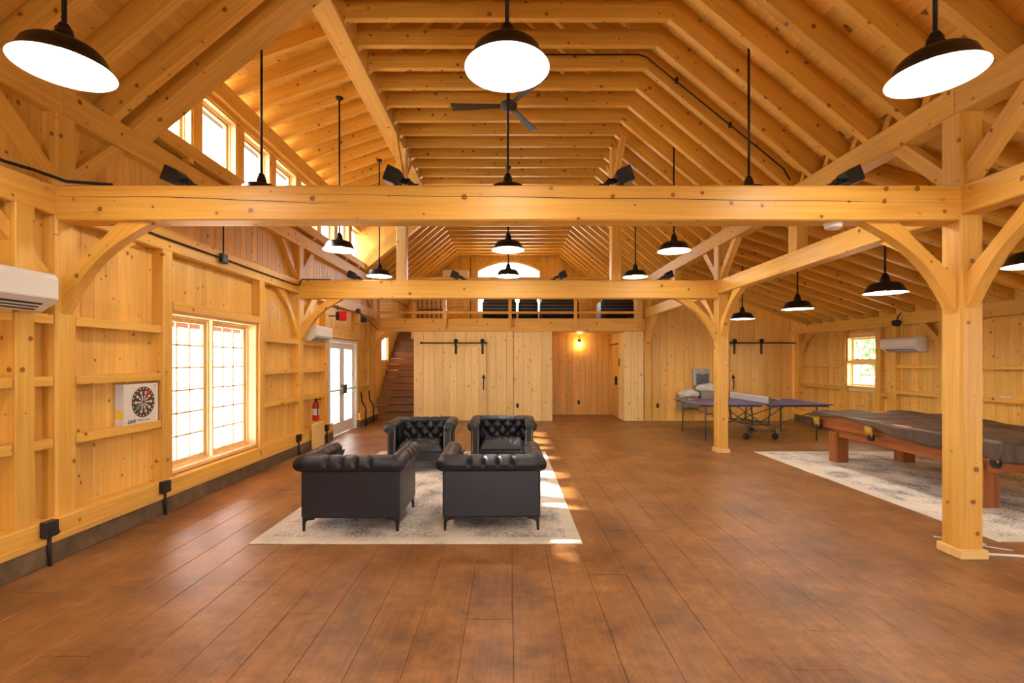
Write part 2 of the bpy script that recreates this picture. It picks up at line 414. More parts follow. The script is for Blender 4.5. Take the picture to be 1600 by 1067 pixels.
for a, b in ((11.52, 13.1), (8.85, 9.88), (5.6, 8.65)):
    for z0, z1 in ((.97, 1.05), (1.50, 1.57)): timber('ledge', (XR-.05, a, (z0+z1)/2), (XR-.05, b, (z0+z1)/2), .09, z1-z0, 'timber', wr, ch=.004)
for z0, z1 in ((.97, 1.05),): timber('ledge', (XR-.05, 10.02, .93), (XR-.05, 10.3, .93), .09, .07, 'timber', wr, ch=.004)
box('eave_board', XR, XR+.06, Y0, 13.35, 2.45, 2.95, 'siding', wr)
for y in (BY[2]+.095, BY[3]-.1, BY[1]+.095):
    timber('wall_post', (XR-.08, y, .35), (XR-.08, y, 2.36), PW, .16, 'timber', wr, up=(1, 0, 0))
timber('wall_plate', (XR-.10, Y0, 2.475), (XR-.10, 13.3, 2.475), .2, .23, 'timber', wr)

# far walls ---------------------------------------------------------
def aisle_z(x): return 3.94 - SA*(x - 3.93)
def roof_z(x): return KZ + SL*(KX - abs(x)) + .24
LFZ = 2.46   # underside of the loft beam
wf = empty('wall_far', (-.7, 13.4, 0), kind='structure', label='knotty pine board wall under the loft')
board_wall(wf, 'X', 13.33, -.05, -2.62, 1.20, 0, LFZ, .30, [(-.06, .13, -1, 5)], mat='pale', jitter=.18, facing=1)
timber('wall_post', (.035, 13.38, 0), (.035, 13.38, LFZ), .18, .14, 'pale', wf, up=(0, 1, 0))
wr2 = empty('wall_recess', (2.2, 14.9, 0), kind='structure', label='recessed pine board wall under the loft with a lit sconce')
board_wall(wr2, 'X', 14.9, -.05, 1.1, 3.25, 0, LFZ+.05, .2, [], jitter=.2, facing=1)
board_wall(wr2, 'Y', 1.20, .05, 13.35, 14.9, 0, LFZ, .2, [], jitter=.2, facing=1)
board_wall(wr2, 'Y', 3.18, -.05, 13.35, 14.9, 0, LFZ, .2, [(14.02, 14.82, -1, 2.05)], jitter=.2, mat='pale', facing=1)
wa = empty('wall_aisle', (5.6, 13.4, 0), kind='structure', label='pine board end wall of the side aisle behind the table tennis table')
board_wall(wa, 'X', 13.33, -.05, 3.18, 3.72, 0, LFZ, .2, [], jitter=.15, mat='pale', facing=1)
board_wall(wa, 'X', 13.33, -.05, 3.94, XR, 0, lambda s: aisle_z(s)+.19, .235, [], jitter=.25, facing=1)
wg = empty('wall_gable', (0, Y1, 2.8), kind='structure', label='far gable wall of the loft with the arched window')
AW = 1.2
board_wall(wg, 'X', Y1, -.05, -3.9, 3.93, 0, lambda s: roof_z(s)+.1, .24, [(-AW, AW, 3.35, 5.38)], jitter=.2, facing=1)
board_wall(wg, 'Y', 3.93, -.05, 13.4, Y1, 0, 4.3, .3, [], jitter=.2, facing=1)
# arch spandrels over the window
def arch_z(x): return 5.02 + .35*(1 - (x/AW)**2)
bm = bmesh.new(); n = 24
pts = [(-AW + 2*AW*i/n, arch_z(-AW + 2*AW*i/n)) for i in range(n+1)] + [(AW, 5.40), (-AW, 5.40)]
add_prism(bm, pts, .05, ((0, Y1, 0), (1, 0, 0), (0, 0, 1), (0, 1, 0))); from_bm('arch_panel', bm, 'siding', wg)
# wall behind the camera, with unseen, unglazed openings added to light the hall
wn = empty('wall_near', (0, Y0, 0), kind='structure', label='gable wall behind the camera')
board_wall(wn, 'X', Y0, .05, -3.9, 3.93, 0, lambda s: roof_z(s)+.1, .65, [(-1.0, 1.0, .1, 2.2)], facing=1)
board_wall(wn, 'X', Y0, .05, 3.93, XR, 0, lambda s: aisle_z(s)+.15, .65, [(5.4, 6.6, .8, 2.0)], facing=1)

# ------------------------------------------------------------------ roof
ceil = empty('ceiling', (0, 6, 3.9), kind='structure', label='open pine rafters with collar ties under board decking')
RW, RD = .085, .235
cs = math.cos(math.atan(SL)); RV = RD/cs           # vertical depth of a rafter
dy = RW/2
def rafter(name, x0, z0, x1, z1, y, depth=RD, wdt=RW, parent=ceil, mat='rafter'):
    """underside runs from (x0,z0) to (x1,z1)"""
    d = Vector((x1-x0, 0, z1-z0)).normalized(); nrm = Vector((-d.z, 0, d.x))
    if nrm.z < 0: nrm = -nrm
    off = nrm*depth/2
    return timber(name, Vector((x0, y, z0))+off, Vector((x1, y, z1))+off, wdt, depth, mat, parent, up=nrm, ch=.004)
ZR = KZ + SL*KX
XE = 3.95
ys = [5.555 + SP*k for k in range(-10, 27)]
for y in ys:
    if y > Y1 - .05: continue
    rafter('rafter', .02, ZR - SL*.02, XE, KZ - SL*(XE-KX), y)
    indorm = DY0 - .35 < y < DY1 + .3
    xl = -1.885 if indorm else -XE
    rafter('rafter', -.02, ZR - SL*.02, xl, KZ - SL*(-xl-KX), y)
    timber('collar_tie', (-KX-.03, y-.01, KZ+.1), (KX+.03, y-.01, KZ+.1), RW-.005, .20, 'rafter', ceil, ch=.004)
for a, b in ((Y0, DY0), (DY1, Y1)): box('eave_board', -4.02, -3.94, a, b, 3.6, 4.25, 'siding', ceil)
# ridge board
timber('ridge_beam', (0, Y0, ZR+.08), (0, Y1, ZR+.08), .05, .26, 'rafter', ceil)
def deck(name, xa, za, xb, zb, ya, yb, n, parent=ceil, th=.025):
    """n boards side by side between two points of the slope, running along Y"""
    A, B = Vector((xa, 0, za)), Vector((xb, 0, zb)); d = (B-A)/n; nrm = Vector((-d.z, 0, d.x)).normalized()
    if nrm.z < 0: nrm = -nrm
    dn = d.normalized(); wd = d.length; c = .005
    for k in range(n):
        o = A + d*k + Vector((0, ya, 0)); bm = bmesh.new()
        add_prism(bm, [(0, th), (0, c), (c, 0), (wd-c, 0), (wd, c), (wd, th)], yb-ya, (o, dn, nrm, (0, 1, 0)))
        from_bm('deck_board', bm, 'deck', parent, wc=lambda v: (v.y, (v-o).dot(dn), v.z))
def up(x, off=RV): return KZ + SL*(KX - abs(x)) + off
deck('deck', 0, up(0), 3.86, up(3.86), Y0, Y1+.1, 35)
deck('deck', 0, up(0), -4.05, up(4.05), Y0, DY0-.05, 36)
deck('deck', 0, up(0), -1.9, up(1.9), DY0-.05, DY1+.05, 17)
deck('deck', 0, up(0), -4.05, up(4.05), DY1+.05, Y1+.1, 36)
def slab(name, xa, za, xb, zb, ya, yb, th, mat, parent):
    A, B = Vector((xa, ya, za)), Vector((xb, ya, zb)); d = (B-A); nrm = Vector((-d.z, 0, d.x)).normalized()
    if nrm.z < 0: nrm = -nrm
    bm = bmesh.new(); add_prism(bm, [(0, 0), (d.length, 0), (d.length, th), (0, th)], yb-ya, (A, d.normalized(), nrm, (0, 1, 0)))
    return from_bm(name, bm, mat, parent)
O = RV + .04
slab('roof_panel', 0, up(0, O), 3.86, up(3.86, O), Y0-.3, Y1+.3, .08, 'roofing', ceil)
slab('roof_panel', 0, up(0, O), -4.3, up(4.3, O), Y0-.3, DY0-.05, .08, 'roofing', ceil)
slab('roof_panel', 0, up(0, O), -1.9, up(1.9, O), DY0-.05, DY1+.05, .08, 'roofing', ceil)
slab('roof_panel', 0, up(0, O), -4.3, up(4.3, O), DY1+.05, Y1+.3, .08, 'roofing', ceil)
# aisle roof
ca = empty('ceiling_aisle', (5.9, 6, 2.6), kind='structure', label='low sloping rafter ceiling over the side aisle')
for y in ys:
    if y < 1.3 or y > 13.25: continue
    rafter('rafter', 3.80, 3.94 + SA*.13, XR+.02, aisle_z(XR+.02), y-.2, parent=ca)
AV = RD*math.sqrt(1+SA*SA)
deck('deck', 3.84, 3.94+SA*.09+AV, XR+.15, aisle_z(XR+.15)+AV, Y0, 13.4, 31, ca)
slab('roof_panel', 3.86, 3.94+SA*.07+AV+.03, XR+.5, aisle_z(XR+.5)+AV+.03, Y0-.3, 13.7, .08, 'roofing', ca)
# dormer
cd = empty('ceiling_dormer', (-2.9, 8.8, 5.3), kind='structure', label='shallow pitched dormer ceiling above the row of high windows')
DXa, DZa, DXb, DZb = -2.33, 5.775, -3.74, 5.29
dsl = (DZa-DZb)/(DXa-DXb)
for k in range(17):
    y = 5.30 + .445*k
    if y > DY1 - .03: continue
    rafter('rafter', DXa+.02, DZa+.02*dsl, -3.95, DZa - dsl*(-3.95-DXa)*-1, y, parent=cd)
deck('deck', -1.95, DZa+.38*dsl+.205, -4.05, DZa+dsl*(-4.05-DXa)+.205, DY0-.02, DY1+.02, 16, cd)
slab('roof_panel', -1.8, DZa+.53*dsl+.24, -4.5, DZa+dsl*(-4.5-DXa)+.24, DY0-.1, DY1+.1, .08, 'roofing', cd)
timber('dormer_plate', (-3.82, DY0, 5.185), (-3.82, DY1, 5.185), .16, .25, 'timber', cd)
timber('dormer_purlin', (-1.98, DY0, 5.66), (-1.98, DY1, 5.66), .20, .42, 'timber', cd)
timber('dormer_ledger', (-2.20, DY0, 5.88), (-2.20, DY1, 5.88), .25, .21, 'timber', cd)
for ya, yb in ((4.83, 5.10), (DY1, DY1+.22)):
    d = Vector((1, 0, SL)).normalized(); nrm = Vector((-d.z, 0, d.x)); off = nrm*.15
    a = Vector((-3.93, (ya+yb)/2, KZ - SL*(3.93-KX)))+off; b = Vector((-.03, (ya+yb)/2, KZ+SL*(KX-.03)))+off
    timber('dormer_rafter', a, b, yb-ya, .30, 'timber', cd, up=nrm, ch=.01)
# dormer cheeks
for yc in (DY0-.03, DY1):
    bm = bmesh.new(); pts = [(-3.95, 3.95), (-2.0, up(2.0, 0)), (-2.0, 5.98), (-3.95, 5.35)]
    add_prism(bm, pts, .03, ((0, yc, 0), (1, 0, 0), (0, 0, 1), (0, 1, 0))); from_bm('cheek_panel', bm, 'siding', cd, wc=lambda c: (c.z, c.x, c.y))
# dormer window wall
DW = [(5.13, 5.85)] + [(6.01+.957*k, 6.80+.957*k) for k in range(7)]
ws = empty('wall_dormer', (-3.85, 8.8, 3.95), kind='structure', label='framed strip of the dormer holding the high windows')
timber('window_stool', (-3.80, DY0, 4.07), (-3.80, DY1, 4.07), .24, .16, 'timber', ws, ch=.01)
box('gap_board', -3.96, -3.82, DY0, DY1, 3.93, 3.995, 'timber', ws)
for k in range(8): box('block', -3.78, -3.70, 5.6+.9*k, 5.68+.9*k, 3.945, 3.99, 'timber', ws)
timber('window_head', (-3.86, DY0, 5.03), (-3.86, DY1, 5.03), .12, .10, 'timber', ws, ch=.005)
for (a, b), (c, d) in zip(DW, DW[1:] + [(DY1, 0)]):
    if c - b > .02: timber('mullion', (-3.87, (b+c)/2, 4.15), (-3.87, (b+c)/2, 5.0), .12, c-b, 'timber', ws, up=(0, 1, 0), ch=.004)
nwin = [0]
def window(x, y0, y1, z0, z1, cols, rows, label, sashes=1, face=1, fr=.045, depth=.10, axis='Y', mat='sash', bar=.02, stops=2):
    """casement in a wall running along `axis`; x = plane of the glass, face = direction of the room"""
    nwin[0] += 1
    def P(d, s, z): return Vector((x + face*d, s, z)) if axis == 'Y' else Vector((s, x + face*d, z))
    wdw = empty('window_%d' % nwin[0], P(0, (y0+y1)/2, z0), kind='structure', label=label)
    upv = (1, 0, 0) if axis == 'Y' else (0, 1, 0)
    sw = (y1-y0)/sashes
    def frame(nm, a, b, c, d, f, dep, off):
        bm = bmesh.new()
        for p, q in ((P(off, a+f/2, c), P(off, a+f/2, d)), (P(off, b-f/2, c), P(off, b-f/2, d))): timber('', p, q, f, dep, up=upv, ch=.003, bm=bm)
        for p, q in ((P(off, a+f, c+f/2), P(off, b-f, c+f/2)), (P(off, a+f, d-f/2), P(off, b-f, d-f/2))):
            timber('', p, q, dep, f, ch=.003, bm=bm)
        return from_bm(nm, bm, mat, wdw)
    frame('casing', y0, y1, z0, z1, fr*.6, depth, depth/2-.02)
    for s in range(sashes):
        a, b = y0+sw*s+fr*.55, y0+sw*(s+1)-fr*.55; c, d = z0+fr*.55, z1-fr*.55
        sh = frame('sash', a, b, c, d, fr, .045, .01)
        if stops > 1: frame('stop', a-.006, b+.006, c-.006, d+.006, fr*.42, .03, .05)
        bm = bmesh.new(); q = [P(0, a+fr*.8, c+fr*.8), P(0, b-fr*.8, c+fr*.8), P(0, b-fr*.8, d-fr*.8), P(0, a+fr*.8, d-fr*.8)]
        v = [bm.verts.new(p) for p in q]; v2 = [bm.verts.new(p + (P(.004, 0, 0)-P(0, 0, 0))) for p in q]
        bm.faces.new(v); bm.faces.new(v2)
        for k in range(4): bm.faces.new((v[k], v[(k+1) % 4], v2[(k+1) % 4], v2[k]))
        from_bm('pane', bm, 'glass', sh)
        for k in range(1, cols): timber('glazing_bar', P(.012, a+fr+(b-a-2*fr)*k/cols, c+fr), P(.012, a+fr+(b-a-2*fr)*k/cols, d-fr), bar, .02, mat, sh, up=upv, ch=.002)
        for k in range(1, rows): timber('glazing_bar', P(.012, a+fr, c+fr+(d-c-2*fr)*k/rows), P(.012, b-fr, c+fr+(d-c-2*fr)*k/rows), .02, bar, mat, sh, ch=.002)
    return wdw
window(-3.96, WIN_L[0], WIN_L[1], WIN_L[2], WIN_L[3], 3, 6, 'tall pine framed double window beside the dartboard box', sashes=2, fr=.07, depth=.20)
for i, (a, b) in enumerate(DW):
    nm = ['first', 'second', 'third', 'fourth', 'fifth', 'sixth', 'seventh', 'farthest'][i]
    window(-3.96, a, b, 4.15, 4.98, 1, 1, '%s high dormer window counted from the camera' % nm, fr=.05, depth=.16)
window(-3.93, STW[0], STW[1], STW[2], STW[3], 2, 2, 'small window beside the staircase', fr=.05, depth=.1)
w_r = window(XR+.06, WIN_R[0], WIN_R[1], WIN_R[2], (WIN_R[2]+WIN_R[3])/2, 3, 2, 'lower half of the sash window in the right wall', face=-1, fr=.045, depth=.16, mat='pale')
window(XR+.075, WIN_R[0], WIN_R[1], (WIN_R[2]+WIN_R[3])/2, WIN_R[3], 3, 2, 'upper half of the sash window in the right wall', face=-1, fr=.045, depth=.16, mat='pale')
tr = empty('trim_1', (XR, 10.9, 1.0), kind='structure', label='pale pine casing around the right wall window')
for y in (WIN_R[0]-.045, WIN_R[1]+.045): timber('casing_board', (XR-.01, y, .98), (XR-.01, y, 2.28), .03, .1, 'pale', tr, up=(0, 1, 0), ch=.003)
for z in (1.0, 2.24): timber('casing_board', (XR-.01, WIN_R[0]-.1, z), (XR-.01, WIN_R[1]+.1, z), .03, .1, 'pale', tr, ch=.003)
# arched window in the gable
nwin[0] += 1
aw = empty('window_%d' % nwin[0], (0, Y1, 3.35), kind='structure', label='large arched window with small panes in the loft gable')
bm = bmesh.new(); arc = [(-AW + 2*AW*i/24, arch_z(-AW + 2*AW*i/24)) for i in range(25)]
for (x0, z0), (x1, z1) in zip(arc, arc[1:]): timber('', (x0, Y1+.0, z0-.03), (x1, Y1+.0, z1-.03), .1, .07, bm=bm, ch=0)
for s in (-1, 1): timber('', (s*(AW-.03), Y1, 3.35), (s*(AW-.03), Y1, 5.0), .07, .1, up=(0, 1, 0), bm=bm, ch=0)
timber('', (-AW, Y1, 3.38), (AW, Y1, 3.38), .1, .07, bm=bm, ch=0); from_bm('frame', bm, 'sash', aw)
bm = bmesh.new(); add_prism(bm, [(-AW, 3.35)] + [(AW, 3.35)] + [(x, z) for x, z in reversed(arc)], .004, ((0, Y1+.03, 0), (1, 0, 0), (0, 0, 1), (0, 1, 0))); from_bm('pane', bm, 'glass', aw)
for k in range(1, 12): x = -AW + 2*AW*k/12; timber('glazing_bar', (x, Y1+.02, 3.38), (x, Y1+.02, arch_z(x)-.03), .016, .02, 'whitepaint', aw, up=(0, 1, 0), ch=0)
for k in range(1, 10):
    z = 3.38 + .2*k; xm = AW-.03 if z < 5.02 else AW*math.sqrt(max(0, 1-(z-5.02)/.35))-.03
    timber('glazing_bar', (-xm, Y1+.02, z), (xm, Y1+.02, z), .02, .016, 'whitepaint', aw, ch=0)
cas = empty('trim_2', (0, Y1, 3.3), kind='structure', label='pine arch casing of the loft window')
for (x0, z0), (x1, z1) in zip(arc[::2], arc[2::2]): timber('casing_piece', (x0*1.04, Y1-.02, z0+.05), (x1*1.04, Y1-.02, z1+.05), .04, .12, 'timber', cas, ch=0)

# glazed double door in the left wall
dr = empty('door_1', (-3.86, 11.07, 0), kind='structure', label='white glazed double door with panic bars in the left wall')
y0, y1 = DOOR_L[0]+.07, DOOR_L[1]-.07
for y in (DOOR_L[0]+.035, DOOR_L[1]-.035): timber('jamb', (-3.85, y, 0), (-3.85, y, 2.13), .18, .07, 'whitepaint', dr, up=(0, 1, 0), ch=.004)
timber('jamb', (-3.85, y0, 2.095), (-3.85, y1, 2.095), .18, .07, 'whitepaint', dr, ch=.004)
for a, b in ((y0, (y0+y1)/2), ((y0+y1)/2, y1)):
    a, b = a+.004, b-.004
    lf = empty('leaf', (-3.84, (a+b)/2, 0), dr)
    f = .14; bm = bmesh.new()
    for y in (a+f/2, b-f/2): timber('', (-3.84, y, .012), (-3.84, y, 2.055), .045, f, up=(0, 1, 0), bm=bm, ch=.003)
    timber('', (-3.84, a+f, .14), (-3.84, b-f, .14), .045, .256, bm=bm, ch=.003); timber('', (-3.84, a+f, 1.985), (-3.84, b-f, 1.985), .045, .14, bm=bm, ch=.003)
    from_bm('leaf_frame', bm, 'whitepaint', lf)
    box('pane', -3.842, -3.838, a+f-.01, b-f+.01, .26, 1.92, 'glass', lf)
    bm = bmesh.new()
    for k in range(1, 3): timber('', (-3.84, a+f+(b-a-2*f)*k/3, .27), (-3.84, a+f+(b-a-2*f)*k/3, 1.92), .018, .016, up=(1, 0, 0), bm=bm, ch=0)
    for k in range(1, 6): timber('', (-3.84, a+f, .27+1.65*k/6), (-3.84, b-f, .27+1.65*k/6), .018, .016, bm=bm, ch=0)
    from_bm('glazing_bar', bm, 'whitepaint', lf)
    tube('panic_bar', [(-3.77, a+.06, 1.0), (-3.77, b-.06, 1.0)], .025, 'whitepaint', lf)
    box('latch_case', -3.82, -3.74, b-.12 if a < 11 else a+.02, b-.02 if a < 11 else a+.12, .9, 1.1, 'blackbox', lf, bevel=.006)
timber('door_casing', (-3.80, 12.07, 0), (-3.80, 12.07, 2.2), .12, .05, 'timber', dr, up=(0, 1, 0), ch=.004)

# ------------------------------------------------------------------ timber frame
def brace_poly(L, dpt=.16, straight=False, n=10):
    """outline of a knee brace in (a,b): a along the beam, b down the post, corner at 0,0"""
    if straight:
        t = dpt*1.414; return [(L-t, 0), (L, 0), (0, L), (0, L-t)]
    t = .27
    top = [(L-t-.02, 0), (L, 0)]; pts = []
    for i in range(1, n):
        f = i/n; a, b = L*(1-f), L*f; s = .085*math.sin(math.pi*f); pts.append((a - s*.9, b - s*.9))
    return top + pts + [(0, L), (0, L-t-.02)]
def brace(name, corner, A, B, Wd, th, L, straight=False, parent=None, mat='timber', dpt=.16):
    """A = unit vector along the beam, B = unit vector down the post, Wd = thickness direction (centred)"""
    A, B, Wd = Vector(A), Vector(B), Vector(Wd); bm = bmesh.new(); o = Vector(corner) - Wd*th/2
    add_prism(bm, brace_poly(L, dpt, straight), th, (o, A, B, Wd)); d = (A - B).normalized(); e = (A + B).normalized()
    return from_bm(name, bm, mat, parent, wc=lambda c: (c.dot(d), c.dot(e), c.dot(Wd)))
def peg(p, d, parent, L=.02):
    d = Vector(d); p = Vector(p); tube('peg', [p-d*.01, p+d*L], .013, 'timber', parent, 8)
bent_lab = {0: 'timber frame bent at the camera', 1: 'nearest timber frame with the wide cracked tie beam across the picture',
            2: 'middle timber frame with short upright posts standing on its tie beam', 3: 'far timber frame that carries the loft edge'}
bents = {}
for i in (1, 2, 3):
    yf = BY[i]; yc = yf + PW/2
    t = empty('timber_frame', (0, yc, 0), label=bent_lab[i], cat='timber frame', group='timber frames of the hall'); bents[i] = t
    for s in (-1, 1):
        xc = s*(PX + PW/2); zb = .35 if s < 0 else 0
        if i == 3 and s > 0: zb = 0
        timber('post', (xc, yc, zb), (xc, yc, PLT0), PW, PW, 'timber', t, up=(0, 1, 0), ch=.014)
        if s > 0 and i < 3:
            bm = bmesh.new(); add_box(bm, PX-.022, PX+PW+.022, yf-.022, yf+PW+.022, 0, .075); bmesh.ops.bevel(bm, geom=list(bm.edges), offset=.005, segments=1, affect='EDGES')
            from_bm('post_base', bm, 'pale', t)
    z0, z1 = (TIE0, TIE1) if i == 1 else (2.765, TIE1) if i == 2 else (LFZ, 2.82)
    tb = timber('tie_beam', (-PX, yc, (z0+z1)/2), (PX, yc, (z0+z1)/2), PW, z1-z0, 'timber', t, ch=.01)
    for s in (-1, 1):
        brace('curved_brace', (s*PX, yc, z0), (-s, 0, 0), (0, 0, -1), (0, 1, 0), .10, .77 if i < 3 else .62, parent=t)
        if i < 3:
            peg((s*(PX-.35), yf, z0+.06), (0, -1, 0), t); peg((s*(PX-.16), yf, z1-.12), (0, -1, 0), t)
        peg((s*(PX+.06), yf, z0-.62 if i == 1 else z0-.6), (0, -1, 0), t)
# long drying crack on the nearest tie beam: a shallow dark groove strip
def crack(path, y, parent):
    bm = bmesh.new(); up_, lo = [], []
    for k, (x, z) in enumerate(path):
        tk = .0028*math.sin(math.pi*(k+.3)/(len(path)-.4)) + .0006
        up_.append(bm.verts.new((x, y, z+tk))); lo.append(bm.verts.new((x, y, z-tk)))
    for k in range(len(path)-1): bm.faces.new((lo[k], lo[k+1], up_[k+1], up_[k]))
    return from_bm('drying_crack', bm, 'ink', parent)
tb1 = [c for c in bents[1].children if c.name.startswith('tie_beam')][0]
crack([(-3.72+.15*k, 2.992 - .05*min(1, max(0, (k-6)/8)) + .002*math.sin(k*1.7)) for k in range(17)], 4.0-.0012, tb1)
crack([(-1.75+.3*k, 3.015 - .004*k + .003*math.sin(k*1.4)) for k in range(19)], 4.0-.0012, tb1)
# queen posts on the middle bent
t = bents[2]; yc = BY[2]+PW/2
for s in (-1, 1):
    timber('queen_post', (s*1.925, yc, TIE1), (s*1.925, yc, 5.45), PW-.01, PW-.01, 'pale' if s < 0 else 'timber', t, up=(0, 1, 0), ch=.01)
    for q in (-1, 1): brace('knee_brace', (s*1.925, yc + q*PW/2, 5.45 if s < 0 else 5.40), (0, q, 0), (0, 0, -1), (1, 0, 0), .09, .55, True, t, dpt=.10)
# plates, girts, struts and their braces: one long thing each side
side_lab = {-1: 'long plate and girt timbers along the left wall above the windows', 1: 'long plate and girt timbers between the main hall and the side aisle'}
for s in (-1, 1):
    t = empty('plate_timbers', (s*(PX+.1), 8, TIE0), label=side_lab[s], cat='beam')
    xc = s*(PX + .095)
    for a, b in ((BY[0], BY[1]+.06), (BY[1]+.06, BY[3]-.1), (BY[3]-.1, Y1)): timber('plate', (xc, a+.002, (PLT0+PLT1)/2), (xc, b-.002, (PLT0+PLT1)/2), PW, PLT1-PLT0, 'timber', t, ch=.01)
    for i in range(0, 3):
        a, b = BY[i]+PW, BY[i+1]
        if i == 0: a = 1.2
        xg = s*(PX + .085)
        timber('girt', (xg, a, 2.965), (xg, b, 2.965), .17, .24, 'timber', t, ch=.01)
        ym = (BY[i]+BY[i+1]+PW)/2
        if i > 0 and s > 0: timber('strut', (xc, ym, 3.085), (xc, ym, PLT0), .15, .19, 'timber', t, up=(0, 1, 0))
        for yy, q in ((BY[i]+PW, 1), (BY[i+1], -1)):
            if yy < 1: continue
            brace('curved_brace', (xc, yy, 2.845), (0, q, 0), (0, 0, -1), (1, 0, 0), .10, .77, parent=t)
            brace('knee_brace', (xc, yy, PLT0), (0, q, 0), (0, 0, -1), (1, 0, 0), .10, .60, True, t, dpt=.12)
        peg((s*(PX-.0), BY[i+1]-.1, 3.03), (-s, 0, 0), t); peg((s*PX, BY[i+1]-.1, 3.75), (-s, 0, 0), t); peg((s*PX, BY[i+1]+.3, 3.74), (-s, 0, 0), t)
    if s > 0:
        for yy, q in ((BY[2]-.0, -1), (BY[2]+PW, 1), (BY[3]-.19, -1)):
            brace('aisle_brace', (XR-.08, yy, 2.36), (0, q, 0), (0, 0, -1), (1, 0, 0), .09, .60, parent=wr)

# ------------------------------------------------------------------ loft, railing, stairs
lf = empty('floor_loft', (0, 15.6, 2.5), kind='structure', label='loft floor above the pine board wall')
box('loft_slab', -2.62, 3.74, 13.49, Y1, 2.56, 2.82, 'siding', lf)
box('loft_ceiling_board', 1.15, 3.25, 13.45, 14.95, LFZ+.01, LFZ+.1, 'siding', lf)
rl = empty('loft_railing', (0, 13.26, 2.5), label='pine railing with steel cables along the loft edge', cat='railing')
for x in (-3.56, -1.76, .035, 1.83, 3.60): timber('baluster_post', (x, 13.245, 2.54), (x, 13.245, 3.87), .09, .10, 'timber', rl, up=(0, 1, 0))
timber('bottom_rail', (-3.62, 13.26, 2.975), (3.66, 13.26, 2.975), .05, .065, 'timber', rl, ch=.004)
timber('top_rail', (-3.66, 13.25, 3.90), (3.70, 13.25, 3.90), .13, .06, 'timber', rl, ch=.006)
for k in range(8): tube('cable', [(-3.62, 13.26, 3.08+.095*k), (3.66, 13.26, 3.08+.095*k)], .0035, 'cable', rl, 6)
st = empty('staircase', (-3.2, 13.6, 0), label='brown wooden staircase climbing beside the left wall to the loft', cat='staircase')
for k in range(14):
    y, z = 13.62 + .25*k, .195*(k+1)
    if z > 2.85: break
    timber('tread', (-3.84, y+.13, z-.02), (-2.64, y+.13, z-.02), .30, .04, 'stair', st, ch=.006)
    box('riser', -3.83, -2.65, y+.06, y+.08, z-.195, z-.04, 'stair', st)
    box('tread_strip', -3.45, -2.68, y-.022, y+.12, z-.012, z+.004, 'blackbox', st)  # black strip over the front of each tread
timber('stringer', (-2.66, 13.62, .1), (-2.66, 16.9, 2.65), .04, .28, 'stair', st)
wst = empty('wall_stair', (-2.62, 15.5, 0), kind='structure', label='board partition beside the staircase')
board_wall(wst, 'Y', -2.62, -.04, 13.4, Y1, 0, 2.56, .3, [], jitter=.2, facing=1)
timber('newel', (-3.2, 16.2, 2.4), (-3.2, 16.2, 3.6), .12, .12, 'siding', st, up=(0, 1, 0))

# ------------------------------------------------------------------ doors
def barn_door(name, x0, x1, rail0, rail1, hangers, hx, label, y=13.30):
    d = empty(name, ((x0+x1)/2, y, 0), kind='structure', label=label)
    n = 5; wd = (x1-x0)/n
    for k in range(n): box('plank', x0+wd*k+.001, x0+wd*(k+1)-.001, y-.035, y+.0, .02, 2.06, 'pale' if name == 'door_2' else 'siding', d, bevel=.004)
    tube('rail', [(rail0, y-.06, 2.14), (rail1, y-.06, 2.14)], .017, 'black', d)
    for x in (rail0, rail1): lathe('rail_stop', [(.0, -.02), (.032, -.02), (.032, .02), (0, .02)], (x, y-.06, 2.14), 'black', d, 14, 'X', caps=False)
    for k in range(1, 5): box('standoff', rail0+(rail1-rail0)*k/5-.012, rail0+(rail1-rail0)*k/5+.012, y-.05, y+.02, 2.125, 2.155, 'black', d)
    for x in hangers:
        h = box('hanger_strap', x-.03, x+.03, y-.052, y-.036, 1.84, 2.2, 'black', d, bevel=.003)
        lathe('wheel', [(.0, -.012), (.058, -.012), (.058, .012), (0, .012)], (x, y-.07, 2.2), 'black', d, 20, 'Y', caps=False)
    bm = bmesh.new()
    add_prism(bm, [(0, .0), (.05, .06), (.02, .10), (0, .15), (-.02, .10), (-.05, .06)], .01, ((hx, y-.05, 1.14), (1, 0, 0), (0, 0, 1), (0, 1, 0)))
    add_tube(bm, [(hx, y-.045, 1.15), (hx, y-.085, 1.10), (hx, y-.09, .98), (hx, y-.05, .90), (hx, y-.045, .86)], .014, 8)
    from_bm('handle', bm, 'black', d)
    return d
barn_door('door_2', -1.62, -.62, -2.40, -.62, (-1.45, -.72), -.69, 'sliding board door with black strap hangers behind the armchairs')
barn_door('door_3', 6.07, 7.02, 6.07, 7.86, (6.18, 6.92), 6.15, 'sliding board door with black rail behind the table tennis table')
d4 = empty('door_4', (3.16, 14.42, 0), kind='structure', label='board door in the side of the lit recess')
for k in range(4): box('plank', 3.165, 3.20, 14.02+.2*k+.001, 14.02+.2*(k+1)-.001, .01, 2.05, 'siding', d4, bevel=.003)
tube('rail', [(3.10, 13.75, 2.14), (3.10, 14.88, 2.14)], .016, 'black', d4)
box('handle', 3.10, 3.165, 14.12, 14.15, .95, 1.2, 'black', d4, bevel=.004)

